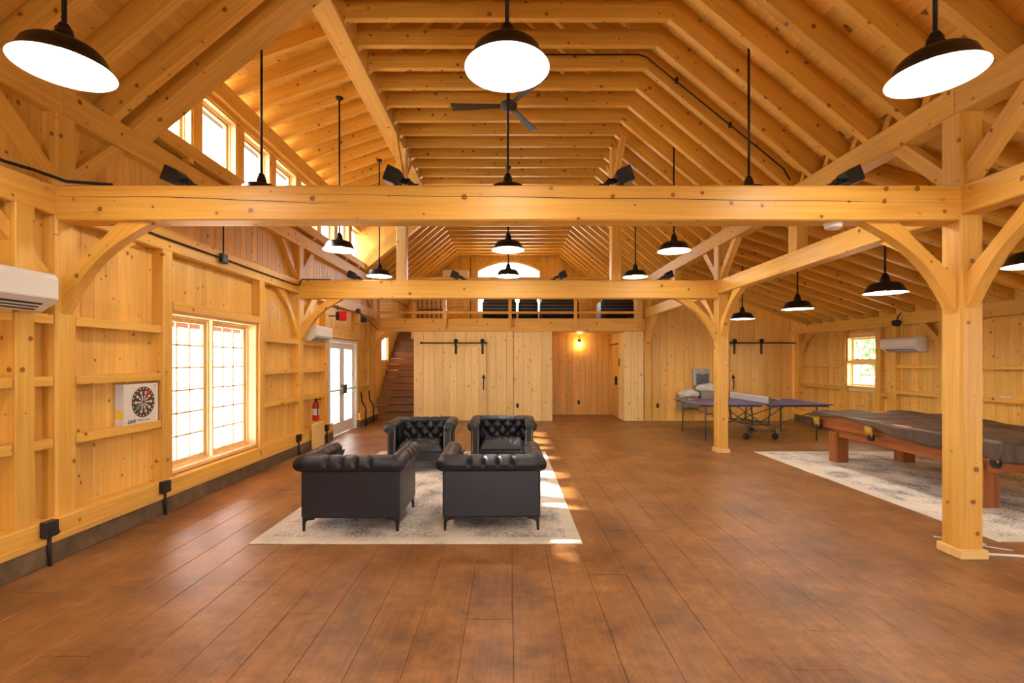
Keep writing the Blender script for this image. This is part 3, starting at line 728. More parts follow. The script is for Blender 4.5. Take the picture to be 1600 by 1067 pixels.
# ------------------------------------------------------------------ pendants
def pendant(label, x, y, zrim, ztop, group, slope=None):
    p = empty('pendant_lamp', (x, y, zrim), label=label, cat='pendant lamp', group=group)
    outer = [(.030, .235), (.042, .232), (.044, .175), (.060, .165), (.062, .150), (.10, .142), (.165, .125), (.192, .10), (.212, .055), (.238, .012), (.25, .0)]
    inner = [(.247, .002), (.234, .015), (.207, .056), (.187, .097), (.162, .119), (.10, .136), (.02, .140)]
    lathe('shade', outer, (x, y, zrim), 'shade', p, 40, caps=False)
    lathe('reflector', inner, (x, y, zrim), 'enamel', p, 40, caps=False)
    lathe('socket_cap', [(.0, .27), (.02, .268), (.032, .25), (.034, .225), (.05, .20), (.05, .17)], (x, y, zrim), 'shade', p, 20, caps=False)
    tube('stem', [(x, y, zrim+.25), (x, y, ztop)], .013, 'black', p)
    lathe('canopy', [(.0, -.035), (.03, -.03), (.055, -.008), (.058, .01), (0, .01)], (x, y, ztop), 'black', p, 20, caps=False)
    lathe('bulb', [(.001, -.052), (.02, -.047), (.036, -.028), (.041, 0), (.034, .026), (.02, .045), (.018, .06)], (x, y, zrim+.075), 'bulb', p, 20, caps=False)
    return p
def rb(x): return KZ - SL*(abs(x)-KX)
near = ['nearest', 'second', 'third', 'fourth']
for k, y in enumerate((2.83, 5.087, 7.427, 9.72)):
    zt = rb(2.6) if y < 5 else DZa + dsl*(-2.6-DXa)
    pendant('black dome pendant lamp, %s from the camera in the left row' % near[k], -2.60, y, 3.34, zt-.01, 'hall pendant lamps')
    pendant('black dome pendant lamp, %s from the camera in the middle row' % near[k], -.01, y, 3.34, KZ-.01, 'hall pendant lamps')
    pendant('black dome pendant lamp, %s from the camera in the right row' % near[k], 2.56, y+.075, 3.34, rb(2.56)+.16, 'hall pendant lamps')
for k, y in enumerate((4.58, 6.43, 8.38, 10.36)):
    pendant('black dome pendant lamp, %s from the camera under the aisle roof' % near[k], 5.0, y, 2.54, aisle_z(5.0)+AV, 'aisle pendant lamps')
for y, nm in ((.56, 'just behind the camera'), (-1.7, 'farther behind the camera')):  # added unseen lamps continuing the rows, to brighten the near floor and ceiling
    for x, rw in ((-2.6, 'left'), (0, 'middle'), (2.56, 'right')): pendant('added unseen black dome pendant lamp of the %s row %s' % (rw, nm), x, y, 3.34, (rb(x) if x else KZ)+.1, 'hall pendant lamps')
sc = empty('wall_sconce', (2.17, 14.9, 2.1), label='small glowing wall sconce in the recess under the loft', cat='wall lamp')
lathe('back_plate', [(.0, -.02), (.05, -.02), (.05, 0), (0, 0)], (2.17, 14.9, 2.27), 'black', sc, 16, 'Y', caps=False)
tube('arm', [(2.17, 14.88, 2.27), (2.17, 14.78, 2.28), (2.17, 14.78, 2.23)], .012, 'black', sc)
lathe('glass_bulb', [(.001, -.07), (.04, -.05), (.055, 0), (.045, .04), (.025, .06)], (2.17, 14.78, 2.16), 'sconcebulb', sc, 18, caps=False)
# ceiling fan
fy = 6.35; fz = 4.98
fan = empty('ceiling_fan', (0, fy, fz), label='dark three-blade ceiling fan below the collar ties', cat='ceiling fan')
tube('downrod', [(0, fy, fz+.05), (0, fy, KZ)], .014, 'black', fan)
lathe('motor_housing', [(.001, -.06), (.08, -.055), (.11, -.02), (.11, .03), (.07, .06), (.02, .08)], (0, fy, fz), 'fan', fan, 28, caps=False)
for a in (178, -58, 62):
    bm = bmesh.new(); d = Vector((math.cos(R(a)), math.sin(R(a)), 0)); s = Vector((-d.y, d.x, .12)).normalized()
    o = Vector((0, fy, fz)); add_prism(bm, [(.09, -.035), (.74, -.07), (.76, .07), (.09, .035)], .012, (o, d, s, d.cross(s)))
    from_bm('blade', bm, 'fan', fan)
# flood lights on the tie beams
def flood(label, x, y, s, z=TIE1):
    f = empty('floodlight', (x, y, z), label=label, cat='floodlight', group='black floodlights on the tie beams')
    box('base', x-.045, x+.045, y-.05, y+.05, z, z+.03, 'blackbox', f, bevel=.006)
    tube('arm', [(x, y, z+.03), (x+s*.04, y, z+.06), (x+s*.11, y, z+.07)], .016, 'black', f)
    for dz in (0, .03): lathe('knuckle', [(.0, -.02), (.022, -.02), (.022, .02), (0, .02)], (x+s*(.05+dz), y, z+.065), 'black', f, 14, 'Y', caps=False)
    bm = bmesh.new(); a = R(25)*s; ca_, sa_ = math.cos(a), math.sin(a)
    A = Vector((ca_, 0, sa_)); Bv = Vector((-sa_, 0, ca_)); o = Vector((x+s*.11, y-.065, z+.075))
    add_prism(bm, [(0, -.045), (s*.03, -.06), (s*.13, -.065), (s*.14, .06), (s*.03, .06), (0, .045)], .13, (o, A, Bv, (0, 1, 0)))
    from_bm('head', bm, 'blackbox', f)
    bm = bmesh.new(); add_prism(bm, [(s*.035, -.066), (s*.125, -.071), (s*.125, -.067), (s*.035, -.062)], .11, (o+Vector((0, .01, 0)), A, Bv, (0, 1, 0))); from_bm('lens', bm, 'steel', f)
    return f
for i, nm in ((1, 'nearest'), (2, 'middle')):
    y = BY[i] + .1
    flood('black floodlight at the left end of the %s tie beam' % nm, -2.66, y, -1)
    flood('black floodlight left of centre on the %s tie beam' % nm, -.80, y, -1)
    flood('black floodlight right of centre on the %s tie beam' % nm, .80, y, 1)
    flood('black floodlight at the right end of the %s tie beam' % nm, 2.72, y, 1)
sm = empty('smoke_detector', (2.75, 4.1, TIE0-.05), label='white smoke detector under the nearest tie beam', cat='smoke detector')
lathe('mount', [(.0, 0), (.072, 0), (.072, -.012), (0, -.012)], (2.75, 4.1, TIE0), 'plastic', sm, 28, caps=False)
lathe('body', [(.0, -.013), (.066, -.013), (.066, -.035), (.05, -.048), (0, -.05)], (2.75, 4.1, TIE0), 'plastic', sm, 28, caps=False)

# ------------------------------------------------------------------ conduits and outlets
def conduit(label, path, r=.011): return tag(tube('conduit', path, r, 'black', None, 8), label, 'conduit')
conduit('black conduit running along the left wall girt to the middle frame', [(-3.72, 4.3, 2.97), (-3.72, 8.45, 2.97), (-3.71, 8.58, 2.99), (-3.70, 8.64, 3.10), (-3.5, 8.68, 3.105), (-3.2, 8.7, 3.105)])
jb = box('junction_box', -3.735, -3.68, 6.23, 6.35, 2.91, 3.03, 'blackbox', bevel=.006); tag(jb, 'black junction box on the left wall conduit', 'junction box')
conduit('black conduit rising from the junction box on the left wall', [(-3.71, 6.29, 3.03), (-3.71, 6.29, 3.70)], .009)
conduit('black conduit lying on the girt beside the left end of the nearest tie beam', [(-3.70, 1.6, 3.10), (-3.70, 3.55, 3.10), (-3.68, 3.75, 3.115), (-3.62, 3.96, 3.105), (-3.3, 4.03, 3.103)], .013)
cdt = conduit('black conduit bent down a right-hand rafter to the plate', [(.25, 6.335, KZ+.11), (1.70, 6.335, KZ+.11), (1.80, 6.335, KZ+.08), (3.60, 6.335, rb(3.60)+.09), (3.70, 6.36, rb(3.72)+.05)], .010)
for x in (2.2, 2.9): box('clip', x-.015, x+.015, 6.32, 6.36, rb(x)+.05, rb(x)+.115, 'black', cdt)
def outlet_drop(label, y, x=-3.665):
    o = empty('floor_outlet', (x, y, 0), label=label, cat='outlet', group='black outlet boxes on the left sill')
    box('outlet_box', x-.03, x+.03, y-.055, y+.055, .235, .36, 'blackbox', o, bevel=.005)
    tube('conduit', [(x, y, .24), (x, y, .12), (x+.006, y, .0)], .014, 'black', o)
outlet_drop('black outlet box on the left sill below the nearest post', 3.86)
outlet_drop('black outlet box on the left sill before the tall window', 5.16)
outlet_drop('black outlet box on the left sill by the middle post', 8.45)
outlet_drop('black outlet box on the left sill beside the glazed door', 9.75)
for y, lab in ((12.25, 'bent black conduit rising from the floor past the glazed door'), (12.95, 'bent black conduit rising from the floor near the staircase')):
    conduit(lab, [(-3.62, y, 0), (-3.62, y, .45), (-3.72, y, .62), (-3.74, y, .85)], .02)
def plate_outlet(label, x, y, z): tag(box('outlet', x-.035, x+.035, y-.012, y, z, z+.12, 'blackbox', bevel=.004), label, 'outlet')
plate_outlet('black outlet on the pale board wall behind the armchairs', .24, 13.33, .36)
plate_outlet('black outlet on the recess wall under the loft', 2.15, 14.9, .32)
plate_outlet('black outlet on the board wall left of the drinking fountain', 4.1, 13.33, .36)
for y, nm in ((BY[1]+.1, 'nearest'), (BY[2]+.1, 'middle')): tag(box('outlet', PX+PW, PX+PW+.03, y-.04, y+.04, .3, .42, 'blackbox', bevel=.004), 'black outlet on the side of the %s free-standing post' % nm, 'outlet')
tag(box('wall_sign', 3.165, 3.18, 13.86, 13.95, 1.5, 1.72, 'blackbox', bevel=.003), 'small black sign beside the recess door', 'sign')

# ------------------------------------------------------------------ mini split units
def minisplit(label, xw, y0, y1, z0, z1, s, vent=True):
    """s: direction into the room from the wall face xw"""
    m_ = empty('air_conditioner', (xw, (y0+y1)/2, z0), label=label, cat='air conditioner', group='white wall air conditioners')
    h = z1-z0; prof = [(0, 0), (.10, .0), (.19, .065), (.225, .10), (.225, h-.05), (.20, h-.01), (.17, h), (0, h)]
    bm = bmesh.new(); add_prism(bm, prof, y1-y0, ((xw, y0, z0), (s, 0, 0), (0, 0, 1), (0, 1, 0)))
    bmesh.ops.bevel(bm, geom=[e for e in bm.edges if abs(e.verts[0].co.y-e.verts[1].co.y) < .01], offset=.012, segments=2, affect='EDGES')
    from_bm('casing', bm, 'plastic', m_)
    box('front_panel_lip', xw+s*.224 if s > 0 else xw+s*.229, xw+s*.229 if s > 0 else xw+s*.224, y0+.02, y1-.02, z0+.095, z0+.105, 'boxside', m_)
    d = Vector((.09, 0, .065)).normalized(); d.x *= s
    bm = bmesh.new(); A = Vector((xw+s*.098, y0+.09, z0+.002)); nn = Vector((s*.065, 0, -.09)).normalized()
    add_prism(bm, [(.012, 0), (.10, 0), (.10, .004), (.012, .004)], y1-y0-.18, (A, d, nn, (0, 1, 0))); from_bm('vent', bm, 'ledge_dark', m_)
    for k in (0, 1):
        bm = bmesh.new(); add_prism(bm, [(.04+.032*k, .004), (.046+.032*k, .004), (.046+.032*k, .014), (.04+.032*k, .014)], y1-y0-.18, (A, d, nn, (0, 1, 0))); from_bm('louver', bm, 'plastic', m_)
    box('crease', xw+s*.199 if s > 0 else xw+s*.204, xw+s*.204 if s > 0 else xw+s*.199, y0+.03, y1-.03, z1-.022, z1-.016, 'boxside', m_)
minisplit('white air conditioner on the left wall at the picture edge', -3.76, 2.90, 3.81, 2.02, 2.32, 1)
minisplit('white air conditioner high on the left wall before the glazed door', -3.80, 8.98, 9.83, 2.02, 2.32, 1)
minisplit('white air conditioner on the right wall beside the small window', XR-.01, 9.22, 10.14, 1.82, 2.11, -1)
minisplit('white air conditioner on the far loft wall', -3.0, 17.9, 17.99, 4.75, 5.0, 1) if False else None
mac = empty('air_conditioner', (-2.0, Y1, 4.72), label='white air conditioner on the far wall of the loft', cat='air conditioner', group='white wall air conditioners')
box('casing', -2.45, -1.48, Y1-.22, Y1, 4.72, 5.0, 'plastic', mac, bevel=.03, seg=2); box('vent', -2.38, -1.55, Y1-.215, Y1-.1, 4.715, 4.73, 'ledge_dark', mac)
conduit('thin black conduit on the far loft wall', [(-1.42, Y1-.02, 3.0), (-1.42, Y1-.02, 5.5)], .012)
tag(lathe('wall_speaker', [(0, -.06), (.07, -.06), (.075, -.02), (.06, 0), (0, 0)], (1.36, Y1, 5.45), 'plastic', None, 20, 'Y', caps=False), 'round white alarm on the far loft wall', 'alarm')
spk = empty('speaker', (7.72, 10.1, 2.3), label='small black speaker hanging below the right wall plate', cat='speaker')
tube('bracket', [(7.78, 9.6, 2.60), (7.72, 9.6, 2.52), (7.70, 9.6, 2.45)], .012, 'black', spk)
lathe('housing', [(0, -.09), (.05, -.085), (.075, -.05), (.08, 0), (.06, .03), (0, .04)], (7.69, 9.6, 2.42), 'blackbox', spk, 20, caps=False)

# ------------------------------------------------------------------ small things on the left wall
db = empty('dartboard_box', (-3.82, 4.96, 1.0), label='white dartboard box standing on the left wall ledge', cat='box')
xb = -3.765
box('carton', -3.852, xb, 4.73, 5.19, 1.0, 1.405, 'box', db)
box('carton_side', -3.85, xb-.001, 4.7285, 4.73, 1.003, 1.402, 'boxside', db)
def flat(name, polys, mat, parent, x):
    bm = bmesh.new()
    for p in polys: bm.faces.new([bm.verts.new((x, a, b)) for a, b in p])
    return from_bm(name, bm, mat, parent)
cy, cz, r0 = 4.985, 1.215, .157
def ring(ra, rb_, a0, a1, n=3):
    t = [a0+(a1-a0)*k/n for k in range(n+1)]
    return [(cy+ra*math.cos(q), cz+ra*math.sin(q)) for q in t] + [(cy+rb_*math.cos(q), cz+rb_*math.sin(q)) for q in reversed(t)]
flat('board_print', [[(cy+r0*math.cos(2*math.pi*k/40), cz+r0*math.sin(2*math.pi*k/40)) for k in range(40)]], 'brownprint', db, xb+.001)
seg = 2*math.pi/20; pw = []
for k in range(20):
    a = seg*(k-.5)
    if k % 2 == 0: pw += [ring(.015, .072, a+.02, a+seg-.02), ring(.082, .115, a+.03, a+seg-.03)]
    pw.append(ring(.134, .146, a+.10, a+seg-.10))
flat('segment_print', pw, 'box', db, xb+.002)
flat('dart_print', [[(cy+.085, cz+.07), (cy+.10, cz+.115), (cy+.05, cz+.105), (cy+.02, cz+.07), (cy+.03, cz+.05)]], 'red', db, xb+.003)
flat('dart_print', [[(cy-.10, cz-.07), (cy-.05, cz-.07), (cy-.04, cz-.03), (cy-.07, cz-.005), (cy-.09, cz-.03)]], 'green', db, xb+.003)
flat('small_print', [[(4.90, 1.037), (4.985, 1.037), (4.985, 1.041), (4.90, 1.041)], [(4.90, 1.026), (5.06, 1.026), (5.06, 1.030), (4.90, 1.030)], [(5.03, 1.028), (5.07, 1.028), (5.07, 1.034), (5.03, 1.034)], [(5.13, 1.375), (5.16, 1.375), (5.16, 1.379), (5.13, 1.379)], [(5.135, 1.383), (5.155, 1.383), (5.155, 1.387), (5.135, 1.387)]], 'ink', db, xb+.002)
bm = bmesh.new(); bm.faces.new([bm.verts.new(v) for v in ((-3.845, 4.728, 1.06), (-3.775, 4.728, 1.06), (-3.775, 4.728, 1.15), (-3.845, 4.728, 1.15))]); from_bm('sticker', bm, 'yellow', db)
def text(s, size, M4, mat, parent, ex=.0006, shear=0.0):
    cu = bpy.data.curves.new('lettering', 'FONT'); cu.body = s; cu.size = size; cu.extrude = ex; cu.shear = shear; cu.offset = size*.02
    tmp = bpy.data.objects.new('tmp', cu); C.objects.link(tmp); bpy.context.view_layer.update()
    me = bpy.data.meshes.new_from_object(tmp.evaluated_get(bpy.context.evaluated_depsgraph_get())); bpy.data.objects.remove(tmp)
    me.transform(M4); me.materials.clear(); return link('lettering', me, mat, parent, M4.translation*0 if parent is None else parent_world(parent)) if False else finish_text(me, mat, parent)
def finish_text(me, mat, parent):
    pw_ = parent_world(parent)
    for v in me.vertices: v.co -= pw_
    o = bpy.data.objects.new('lettering', me); C.objects.link(o); o.parent = parent; me.materials.append(M[mat]); return o
# letters face +X on the left wall: local x -> +Y, local y -> +Z
MT = Matrix(((0, 0, 1, xb+.0015), (1, 0, 0, 4.775), (0, 1, 0, 1.012), (0, 0, 0, 1)))
text('SAFE', .05, MT, 'ink', db, shear=.25)

fe = empty('fire_extinguisher', (-3.70, 9.28, .5), label='red fire extinguisher hanging on the left wall', cat='fire extinguisher')
lathe('cylinder', [(0, 0), (.055, .0), (.062, .02), (.062, .30), (.045, .35), (.02, .365), (0, .365)], (-3.70, 9.28, .50), 'red', fe, 24, caps=False)
lathe('label_band', [(.0625, .11), (.0628, .112), (.0628, .23), (.0625, .232)], (-3.70, 9.28, .50), 'box', fe, 24, caps=False)
lathe('valve', [(.0, .36), (.022, .36), (.022, .40), (0, .41)], (-3.70, 9.28, .50), 'black', fe, 14, caps=False)
box('lever', -3.72, -3.60, 9.27, 9.29, .905, .92, 'black', fe, bevel=.003)
tube('hose', [(-3.69, 9.25, .885), (-3.64, 9.20, .86), (-3.63, 9.19, .74), (-3.635, 9.2, .62)], .011, 'black', fe)
tag(box('wood_box', -3.665, -3.60, 8.98, 9.45, 0, .47, 'pale', bevel=.006), 'pale pine box covering the curb under the fire extinguisher', 'wooden box')
fa = empty('fire_alarm', (-3.55, 10.4, 2.5), label='red fire alarm on a black bracket above the glazed door', cat='fire alarm')
box('bracket', -3.70, -3.625, 10.34, 10.40, 2.52, 2.70, 'blackbox', fa, bevel=.01); tube('wall_arm', [(-3.86, 10.38, 2.61), (-3.66, 10.38, 2.61)], .012, 'black', fa); tube('riser_tube', [(-3.665, 10.37, 2.69), (-3.665, 10.37, 2.84)], .010, 'black', fa); box('housing', -3.63, -3.46, 10.33, 10.40, 2.50, 2.71, 'red', fa, bevel=.012, seg=2)
cc = empty('security_camera', (-3.45, 11.0, 2.62), label='black camera on a conduit under the left girt', cat='camera')
tube('conduit', [(-3.30, 10.6, 2.74), (-3.45, 12.0, 2.62), (-3.60, 13.2, 2.52)], .012, 'black', cc); lathe('head', [(0, -.05), (.05, -.045), (.06, 0), (.04, .04), (0, .05)], (-3.28, 10.55, 2.73), 'blackbox', cc, 18, 'Y', caps=False)
box('junction', -3.55, -3.43, 11.6, 11.72, 2.58, 2.70, 'blackbox', cc, bevel=.006)

# ------------------------------------------------------------------ rugs
def rug(label, x0, x1, y0, y1):
    cx_, cy_ = (x0+x1)/2, (y0+y1)/2; bm = bmesh.new(); add_box(bm, x0, x1, y0, y1, .0, .011); bmesh.ops.bevel(bm, geom=list(bm.edges), offset=.003, segments=1, affect='EDGES')
    tag(from_bm('rug', bm, 'rug', None, (cx_, cy_, 0)), label, 'rug', 'distressed grey rugs')
rug('cream and grey distressed rug under the four armchairs', -2.32, .66, 4.32, 8.74)
rug('cream and grey distressed rug under the pool table', 4.42, 7.46, 4.37, 8.72)

# ------------------------------------------------------------------ armchairs
def chair(label):
    c = empty('armchair', (0, 0, 0), label=label, cat='armchair', group='black tufted club armchairs on the rug')
    W2, D2 = .47, .40; zb, zt = .125, .62; tk = .13
    def outer(x0, x1, y0, y1, z0, z1, nm, bev=.02):
        return box(nm, x0, x1, y0, y1, z0, z1, 'leather', c, bevel=bev, seg=2)
    outer(-W2, W2, -D2, -D2+tk, zb, zt, 'back_panel'); outer(-W2, -W2+tk, -D2+.02, D2, zb, zt, 'arm_panel'); outer(W2-tk, W2, -D2+.02, D2, zb, zt, 'arm_panel')
    outer(-W2+tk-.02, W2-tk+.02, -D2+.1, D2-.015, zb, .29, 'seat_base')
    # rolled top: swept along back and arms with button dents
    off = .0; zc, r0_ = .645, .082
    path = [(-W2+.055, D2), (-W2+.055, -D2+.055), (W2-.055, -D2+.055), (W2-.055, D2)]
    stations = []
    def lerp(p, q, f): return (p[0]+(q[0]-p[0])*f, p[1]+(q[1]-p[1])*f)
    segs = [(path[0], path[1], (-1, 0), 40), (path[1], path[2], (0, -1), 64), (path[2], path[3], (1, 0), 40)]
    dents = [[.22, .44, .66], [.245, .41, .575, .74], [.34, .56, .78]]
    for si, (p, q, nv, n) in enumerate(segs):
        ln = math.dist(p, q)
        for k in range(n+1):
            f = k/n; nx, ny = nv
            if (si, k) in ((0, n), (1, n)):
                nxt = segs[si+1][2]; nx, ny = nv[0]+nxt[0], nv[1]+nxt[1]
            if si > 0 and k == 0: continue
            stations.append((lerp(p, q, f), (nx, ny), [abs(f-d)*ln for d in dents[si]], si))
    nr = 22; bm = bmesh.new(); rings = []
    for (p, nv, ds, si) in stations:
        rg = []
        for j in range(nr):
            th = 2*math.pi*j/nr
            rr = r0_
            for d in ds:
                rr -= .052*math.exp(-(d/.019)**2)*math.exp(-(((th-R(20)+math.pi) % (2*math.pi)-math.pi)/.42)**2)
                w_ = max(0, math.sin(th*.85+.25)) if th < R(190) else 0
                rr -= .014*math.exp(-(d/.009)**2)*w_
            a, b = rr*1.08*math.cos(th)+.02, rr*math.sin(th)
            rg.append(bm.verts.new((p[0]+nv[0]*a, p[1]+nv[1]*a, zc+b)))
        rings.append(rg)
    for q, s in zip(rings, rings[1:]):
        for j in range(nr): bm.faces.new((q[j], q[(j+1) % nr], s[(j+1) % nr], s[j]))
    bm.faces.new(rings[0]); bm.faces.new(rings[-1])
    from_bm('rolled_top', bm, 'leather', c, smooth=True)
    # tufted inside back, arms and seat
    def tuft(u, v, nu, nv_): return abs(math.sin(math.pi*(u*nu+v*nv_))*math.sin(math.pi*(u*nu-v*nv_)))**.45
    wi = W2-tk
    bmk = grid_bm(60, 30, lambda u, v: (-wi-.01+2*(wi+.01)*u, -D2+tk-.005+.055*tuft(u, v, 4, 1.5)+.03*(1-v), .38+.30*v)); from_bm('tufted_back', bmk, 'leather', c, smooth=True)
    for s in (-1, 1):
        bmk = grid_bm(44, 24, lambda u, v: (s*(wi+.005-.035*tuft(u, v, 2, 1.5)), -D2+tk+(2*D2-tk-.03)*u, .36+.29*v)); from_bm('tufted_arm', bmk, 'leather', c, smooth=True)
    def seat(u, v):
        x, y = -wi+2*wi*u, -D2+tk+.01+(2*D2-tk)*v
        e = min(1, min(u, 1-u)*12)*min(1, (1-v)*10); z = .30+.105*math.sqrt(max(0, e))+.03*tuft(u, v, 3.5, 2)*e
        return (x, y, z)
    bmk = grid_bm(60, 48, seat); from_bm('seat_cushion', bmk, 'leather', c, smooth=True)
    # arm fronts with nail heads
    for s in (-1, 1):
        x0 = s*(W2-.125) if s > 0 else -W2+.005; x1 = x0+.12
        box('arm_front', x0, x1, D2-.004, D2+.012, zb+.01, .60, 'leather', c, bevel=.004)
        lathe('scroll_front', [(0, .02), (.06, .018), (.076, .0), (.076, -.02)], (s*(W2-.055)+s*.02, D2, zc), 'leather', c, 24, 'Y', caps=False)
    bm = bmesh.new()
    def nail(x, y, z): bmesh.ops.create_icosphere(bm, subdivisions=1, radius=.0075, matrix=Matrix.Translation((x, y, z)))
    for s in (-1, 1):
        for k in range(24):
            for dx in (.018, .104): nail(s*(W2-.005-dx), D2+.013, zb+.03+.0205*k)
        for k in range(5): nail(s*(W2-.005-.018-.0205*k), D2+.013, zb+.03+.0205*24)
    for k in range(36): nail(-.33+.0189*k, D2-.013, zb+.02)
    tag(from_bm('nailhead_trim', bm, 'nail', c), kind='stuff')
    for d in dents[1]:
        bm = bmesh.new(); bmesh.ops.create_icosphere(bm, subdivisions=2, radius=.012, matrix=Matrix.Translation((path[1][0]+(path[2][0]-path[1][0])*d, -D2+.055-.052, zc+.011)))
        from_bm('button', bm, 'leather', c)
    # slim bracket legs
    for sx in (-1, 1):
        for sy in (-1, 1):
            bm = bmesh.new(); x, y = sx*(W2-.012), sy*(D2-.012)
            for (A, o2) in (((-sx, 0, 0), (0, -sy*.012, 0)), ((0, -sy, 0), (-sx*.012, 0, 0))):
                add_prism(bm, [(0, .125), (.115, .125), (.115, .112), (.05, .103), (.03, .085), (.022, 0), (.004, 0), (0, .06)], .012, ((x, y, 0.0), A, (0, 0, 1), Vector(o2)/.012))
            from_bm('leg', bm, 'black', c)
    return c
base = chair('black tufted leather armchair at the near left with its back to the camera')
def place(o, x, y, rz, label=None):
    o.location = (x, y, .011); o.rotation_euler = (0, 0, rz)
    if label: o['label'] = label
    return o
for x, y, rz, lab in ((-.172, 5.03, R(1), 'black tufted leather armchair at the near right with its back to the camera'),
                      (-1.33, 7.50, R(183), 'black tufted leather armchair at the far left facing the camera'),
                      (-.10, 7.68, R(180), 'black tufted leather armchair at the far right facing the camera')):
    place(copy_tree(base), x, y, rz, lab)
place(base, -1.51, 5.0, R(0))

# ------------------------------------------------------------------ table tennis table
tt = empty('table_tennis_table', (5.26, 10.63, 0), label='dark blue table tennis table with a net and wheels', cat='table tennis table')
tx0, tx1, ty0, ty1, tz = 3.89, 6.63, 9.88, 11.40, .76
xm = (tx0+tx1)/2
for a, b in ((tx0, xm-.006), (xm+.006, tx1)):
    top = box('table_half', a, b, ty0, ty1, tz-.022, tz, 'blue', tt, bevel=.004)
    for q in ((a, b, ty0, ty0+.02), (a, b, ty1-.02, ty1), (a, a+.02, ty0, ty1) if a == tx0 else (b-.02, b, ty0, ty1), (a, b, (ty0+ty1)/2-.002, (ty0+ty1)/2+.002)):
        box('line', q[0]+.001, q[1]-.001, q[2]+.001, q[3]-.001, tz, tz+.0012, 'white', top)
    box('apron', a+.06, b-.06, ty0+.05, ty0+.075, tz-.06, tz-.022, 'grey', tt); box('apron', a+.06, b-.06, ty1-.075, ty1-.05, tz-.06, tz-.022, 'grey', tt)
nt_ = box('net', xm-.003, xm+.003, ty0-.12, ty1+.12, tz+.02, tz+.14, 'net', tt); box('net_tape', xm-.006, xm+.006, ty0-.12, ty1+.12, tz+.138, tz+.153, 'white', nt_)
for y in (ty0-.12, ty1+.12): timber('net_post', (xm, y, tz-.03), (xm, y, tz+.16), .03, .03, 'grey', tt, up=(0, 1, 0), ch=.003)
for y, xa, xb_ in ((ty0+.10, tx0+.17, tx1-.28), (ty1-.10, tx0+.17, tx1-.28)):
    for x, s in ((xa, 1), (xb_, -1)):
        tube('leg', [(x+s*.05, y, tz-.03), (x, y, tz-.06), (x, y, .0)], .014, 'grey', tt)
        tube('brace_rod', [(x, y, .52), (x+s*.14, y, .57), (x+s*.75, y, .36), (xm-s*.12, y, .20)], .010, 'grey', tt)
for y in (ty0+.22, ty1-.30):
    for s in (-1, 1):
        tube('carriage_post', [(xm+s*.20, y, tz-.05), (xm+s*.16, y, .30)], .016, 'grey', tt)
        tube('carriage_rod', [(xm+s*.50, y, tz-.06), (xm-s*.28, y, .18)], .010, 'grey', tt)
        tube('carriage_rod', [(xm+s*.55, y, .20), (xm+s*.16, y, .33), (xm-s*.10, y, .30)], .010, 'grey', tt)
        tube('caster_stem', [(xm+s*.30, y, .30), (xm+s*.30, y, .08)], .011, 'grey', tt)
        lathe('wheel', [(0, -.02), (.03, -.022), (.06, -.018), (.07, -.008), (.07, .008), (.06, .018), (.03, .022), (0, .02)], (xm+s*.30, y, .07), 'blackbox', tt, 20, 'Y', caps=False)
for y in (ty0+.22,): tube('cross_bar', [(xm-.3, y, .18), (xm+.3, y, .18)], .011, 'grey', tt)
for x in (xm-.16, xm+.16): tube('cross_bar', [(x, ty0+.22, .30), (x, ty1-.30, .30)], .011, 'grey', tt)
def paddle(label, x, y, rz, mat):
    p = empty('paddle', (x, y, tz), label=label, cat='paddle')
    bm = bmesh.new(); d = Vector((math.cos(rz), math.sin(rz), 0)); s = Vector((-d.y, d.x, 0)); o = Vector((x, y, tz+.002))
    add_prism(bm, [(.078*math.cos(2*math.pi*k/20), .075*math.sin(2*math.pi*k/20)) for k in range(20)], .012, (o, d, s, (0, 0, 1))); from_bm('blade', bm, mat, p)
    timber('handle', o + d*.07 + Vector((0, 0, .008)), o + d*.17 + Vector((0, 0, .008)), .028, .02, 'pale', p, up=(0, 0, 1))
paddle('red paddle lying on the left end of the table tennis table', 4.25, 11.0, R(175), 'red')
paddle('black paddle lying right of the net on the table', 5.98, 10.95, R(10), 'blackbox')
bm = bmesh.new(); bmesh.ops.create_icosphere(bm, subdivisions=3, radius=.02, matrix=Matrix.Translation((5.80, 10.9, tz+.021))); tag(from_bm('ball', bm, 'white', smooth=True), 'white table tennis ball on the table', 'ball')

# ------------------------------------------------------------------ pool table
pt = empty('pool_table', (5.9, 6.6, 0), label='reddish wooden pool table on the right rug', cat='pool table')
px0, px1, py0, py1 = 5.15, 6.66, 5.06, 8.10
for x in (5.25, 6.32):
    for y in (5.36, 7.75): timber('leg', (x+.10, y+.10, .012), (x+.10, y+.10, .50), .20, .20, 'poolwood', pt, up=(0, 1, 0), ch=.012)
box('frame', px0+.14, px1-.14, py0+.20, py1-.20, .42, .56, 'poolwood', pt, bevel=.01)
box('cabinet', px0+.06, px1-.06, py0+.06, py1-.06, .55, .70, 'poolwood', pt, bevel=.015)
for q in ((px0, px0+.16, py0, py1), (px1-.16, px1, py0, py1), (px0+.16, px1-.16, py0, py0+.16), (px0+.16, px1-.16, py1-.16, py1)): box('rail', q[0], q[1], q[2], q[3], .68, .79, 'poolwood', pt, bevel=.012)
box('bed', px0+.1, px1-.1, py0+.1, py1-.1, .66, .76, 'green', pt)
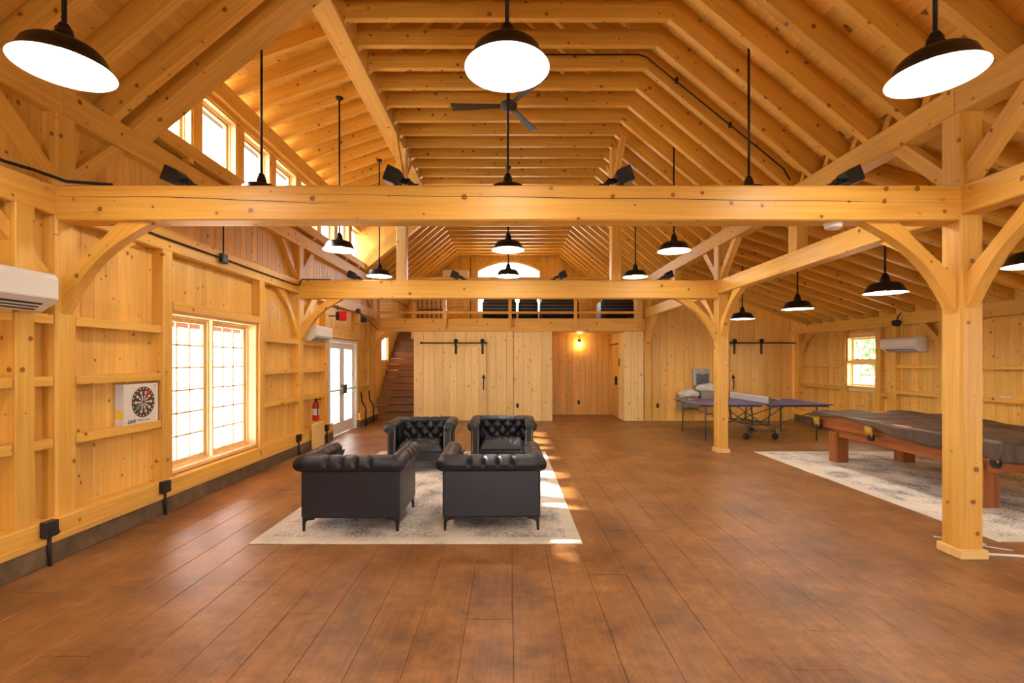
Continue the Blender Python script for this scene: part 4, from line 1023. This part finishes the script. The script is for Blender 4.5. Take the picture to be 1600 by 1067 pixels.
for x, y in ((px0+.01, py1-.05), (px0-.01, (py0+py1)/2+.28), (px0+.01, py0+.06)):
    pk = empty('pocket', (x, y, .55), pt)
    bm = bmesh.new()
    for k in range(7): add_tube(bm, [(x-.02, y-.06+.02*k, .74), (x-.045, y-.06+.02*k, .68), (x-.03+.01*(k % 2), y-.045+.015*k, .57+.012*(k % 3))], .011, 6)
    from_bm('fringe', bm, 'gold', pk, smooth=True)
    lathe('net', [(.0, .0), (.035, .005), (.05, .04), (.045, .09)], (x-.005, y, .50), 'blackbox', pk, 14, caps=False)
cv = None
def cover_fn(u, v):
    # v: far->near, u: left->right, with the skirts folded down
    m_ = .10
    x = px0-.03 + (px1-px0+.06)*u; y = py1+.03 - (py1-py0+.06)*v
    z = .80 + .018*math.sin(7*u+3*v)*math.sin(5*v+1) + .012*math.sin(17*u+9*v) + .008*math.sin(31*v-12*u)
    return Vector((x, y, z))
nu, nv = 46, 80; sk = 9; bm = bmesh.new(); gv = []
for i in range(-sk, nu+sk+1):
    col = []
    for j in range(-sk, nv+sk+1):
        u, v = min(max(i/nu, 0), 1), min(max(j/nv, 0), 1); p = cover_fn(u, v)
        oi = max(0, -i, i-nu)/sk; oj = max(0, -j, j-nv)/sk
        near_ = v
        drop = (.06 + .16*max(0, near_-.30)/.7 + .025*math.sin(9*v+2)) if (i < 0 or i > nu) else 0
        dropj = (.07 if j < 0 else .22) if (j < 0 or j > nv) else 0
        ripple = .016*math.sin(j*.9+i*.2) if (i < 0 or i > nu) else .016*math.sin(i*.8)
        ex = (-1 if i < 0 else 1 if i > nu else 0)*(.012+.02*oi + abs(ripple)*oi); ey = (1 if j < 0 else -1 if j > nv else 0)*(.012+.02*oj + abs(ripple)*oj)
        q = max(oi*drop, oj*dropj)
        e = max(oi, oj)
        zz = p.z - q if e > 0 else p.z
        col.append(bm.verts.new((p.x+ex, p.y+ey, zz)))
    gv.append(col)
for i in range(len(gv)-1):
    for j in range(len(gv[0])-1): bm.faces.new((gv[i][j], gv[i+1][j], gv[i+1][j+1], gv[i][j+1]))
pc = from_bm('pool_cover', bm, 'cover', smooth=True); tag(pc, 'wrinkled dark brown cover draped over the pool table', 'cover')
sm_ = pc.modifiers.new('thick', 'SOLIDIFY'); sm_.thickness = .004; sm_.offset = 1

# ------------------------------------------------------------------ drinking fountain
fo = empty('drinking_fountain', (5.3, 13.33, .35), label='stainless drinking fountain with bottle filler on the aisle end wall', cat='drinking fountain')
fy_ = 13.33
bx_ = box('bottle_filler', 5.05, 5.50, fy_-.12, fy_, .96, 1.43, 'steel', fo, bevel=.012)
box('filler_niche', 5.12, 5.46, fy_-.124, fy_-.118, 1.0, 1.30, 'grey', bx_, bevel=.003); box('filler_spout', 5.25, 5.33, fy_-.15, fy_-.11, 1.27, 1.33, 'steel', bx_, bevel=.006); box('status_light', 5.24, 5.32, fy_-.126, fy_-.12, 1.385, 1.40, 'white', bx_)
for x0, z0 in ((4.60, .34), (5.12, .50)):
    bm = bmesh.new(); add_prism(bm, [(0, .06), (.12, 0), (.46, 0), (.46, .34), (0, .34)], .46, ((x0, fy_-.46, z0), (0, 1, 0), (0, 0, 1), (1, 0, 0))); bmesh.ops.bevel(bm, geom=list(bm.edges), offset=.012, segments=2, affect='EDGES')
    from_bm('basin', bm, 'steel', fo)
def bagfn(x0, z0, sx, sy, sz, sd_):
    rnd = random.Random(sd_); bm = bmesh.new(); bmesh.ops.create_icosphere(bm, subdivisions=4, radius=1)
    ph = [rnd.uniform(0, 6) for _ in range(6)]
    for v in bm.verts:
        c = v.co.copy(); k = 1 + .10*math.sin(6*c.x+ph[0])*math.sin(7*c.y+ph[1]) + .07*math.sin(13*c.z+9*c.x+ph[2]) + .04*math.sin(23*c.x+ph[3])*math.sin(19*c.z+ph[4])
        v.co = Vector((x0 + c.x*sx*k, fy_-.26 + c.y*sy*k, z0 + max(-.55, c.z*k)*sz))
    return from_bm('plastic_bag', bm, 'bag', smooth=True)
tag(bagfn(4.86, .755, .27, .24, .13, 3), 'clear plastic bag wrapped over the lower left fountain basin', 'plastic bag')
tag(bagfn(5.36, .915, .28, .24, .13, 5), 'clear plastic bag wrapped over the upper right fountain basin', 'plastic bag')

# ------------------------------------------------------------------ small things on the right
bg_ = empty('black_bag', (7.72, 9.75, .35), label='small black bag on the right wall sill behind the pool table', cat='bag')
bm = bmesh.new(); bmesh.ops.create_icosphere(bm, subdivisions=3, radius=1)
for v in bm.verts: v.co = Vector((7.72+v.co.x*.10*(1+.1*math.sin(9*v.co.z)), 9.75+v.co.y*.19, .455+max(-.7, v.co.z)*.15+.02*math.sin(8*v.co.y)))
from_bm('body', bm, 'blackbox', bg_, smooth=True); tube('strap', [(7.66, 9.62, .52), (7.64, 9.70, .63), (7.64, 9.80, .62), (7.66, 9.88, .52)], .012, 'white', bg_)
tag(box('remote_control', XR-.09, XR-.04, 7.62, 7.80, 1.05, 1.075, 'plastic', bevel=.006), 'small white remote lying on the right wall ledge', 'remote')
tag(tube('power_cord', [(3.96, 4.08, .012), (4.3, 4.02, .012), (4.75, 4.0, .012), (5.2, 3.9, .012)], .011, 'white'), 'white power cord on the floor beside the nearest post', 'cord')
tag(tube('thin_cord', [(3.95, 4.5, .006), (4.05, 4.42, .006), (4.15, 4.30, .006), (4.24, 4.22, .006), (4.34, 4.16, .006)], .005, 'white'), 'thin white cord with a plug behind the nearest post', 'cord')
tag(box('paper_tag', 4.12, 4.24, 4.29, 4.36, .004, .012, 'white', bevel=.002), 'small white tag on the thin floor cord', 'tag')

# ------------------------------------------------------------------ loft furniture glimpsed through the railing
def loft_seat(label, x, y, w_, bh=.95):
    s = empty('loft_armchair', (x, y, 2.82), label=label, cat='armchair')
    box('backrest', x-w_/2+.02, x+w_/2-.02, y-.42, y-.18, 2.95, 2.82+bh, 'leather', s, bevel=.06, seg=3, smooth=True)
    box('seat', x-w_/2+.12, x+w_/2-.12, y-.25, y+.35, 2.90, 3.28, 'leather', s, bevel=.05, seg=3, smooth=True)
    for q in (-1, 1): box('arm', x+q*(w_/2-.08)-.09, x+q*(w_/2-.08)+.09, y-.38, y+.38, 2.84, 3.42, 'leather', s, bevel=.06, seg=3, smooth=True)
loft_seat('black leather armchair in the loft left of centre', -.28, 14.6, .98)
loft_seat('black leather armchair in the loft at the centre', .58, 14.7, .56)
loft_seat('wide black leather sofa in the loft right of centre', 1.50, 14.6, 1.12)
loft_seat('dark armchair in the loft at the right end of the railing', 3.15, 14.4, .95)
sh = empty('loft_shelf', (-2.4, 15.2, 2.82), label='dark red wooden shelf with bars in the loft', cat='shelf')
for z in (2.86, 3.25, 3.62): box('shelf_board', -2.85, -1.95, 15.05, 15.35, z, z+.04, 'shelf', sh)
for k in range(7): timber('spindle', (-2.83+.143*k, 15.08, 2.82), (-2.83+.143*k, 15.08, 3.9), .04, .04, 'shelf', sh, up=(0, 1, 0))

# ------------------------------------------------------------------ outdoors
po = empty('trim_3', (-5.2, 9, 2.3), kind='structure', label='red porch roof outside the left wall')
slab('porch_deck', -4.0, 2.95, -6.4, 2.5, 2.0, 14.5, .06, 'barnred', po)
slab('porch_roofing', -4.0, 3.02, -6.5, 2.55, 1.9, 14.6, .03, 'roofing', po)
timber('porch_beam', (-6.2, 2.0, 2.38), (-6.2, 14.5, 2.38), .15, .22, 'barnred', po)
for y in (2.2, 9.2, 14.3): timber('porch_post', (-6.2, y, -.32), (-6.2, y, 2.27), .15, .15, 'whitepaint', po, up=(0, 1, 0))
tag(box('ground', -60, 60, -40, 60, -.6, -.32, 'ground'), kind='structure', label='pale ground outside the building')
def tree(label, x, y, h, r, seed):
    t = empty('tree', (x, y, -.3), label=label, cat='tree', group='trees outside the right window'); rnd = random.Random(seed)
    tube('trunk', [(x, y, -.3), (x+.1, y, h*.4), (x, y+.1, h*.7)], [.16, .12, .06], 'bark', t)
    bm = bmesh.new()
    for k in range(900):
        a, b, q = rnd.uniform(0, 6.283), math.acos(rnd.uniform(-1, 1)), r*rnd.uniform(.35, 1)
        c = Vector((x + q*math.sin(b)*math.cos(a), y + q*math.sin(b)*math.sin(a), h*.62 + q*1.1*math.cos(b)))
        d = Vector((rnd.uniform(-1, 1), rnd.uniform(-1, 1), rnd.uniform(-1, 1))).normalized(); e = d.cross(Vector((.3, .5, .8))).normalized(); s = rnd.uniform(.10, .2)
        bm.faces.new([bm.verts.new(c + d*s), bm.verts.new(c + e*s*.6), bm.verts.new(c - d*s), bm.verts.new(c - e*s*.6)])
    tag(from_bm('foliage', bm, 'leaf', t), kind='stuff')
tree('leafy green tree outside the right window, nearer one', 14.5, 17.5, 4.6, 2.4, 1)
tree('leafy green tree outside the right window, farther one', 18.0, 23.5, 6.5, 3.2, 2)
tree('low leafy green tree outside the right window', 11.8, 24.5, 3.4, 1.9, 3)
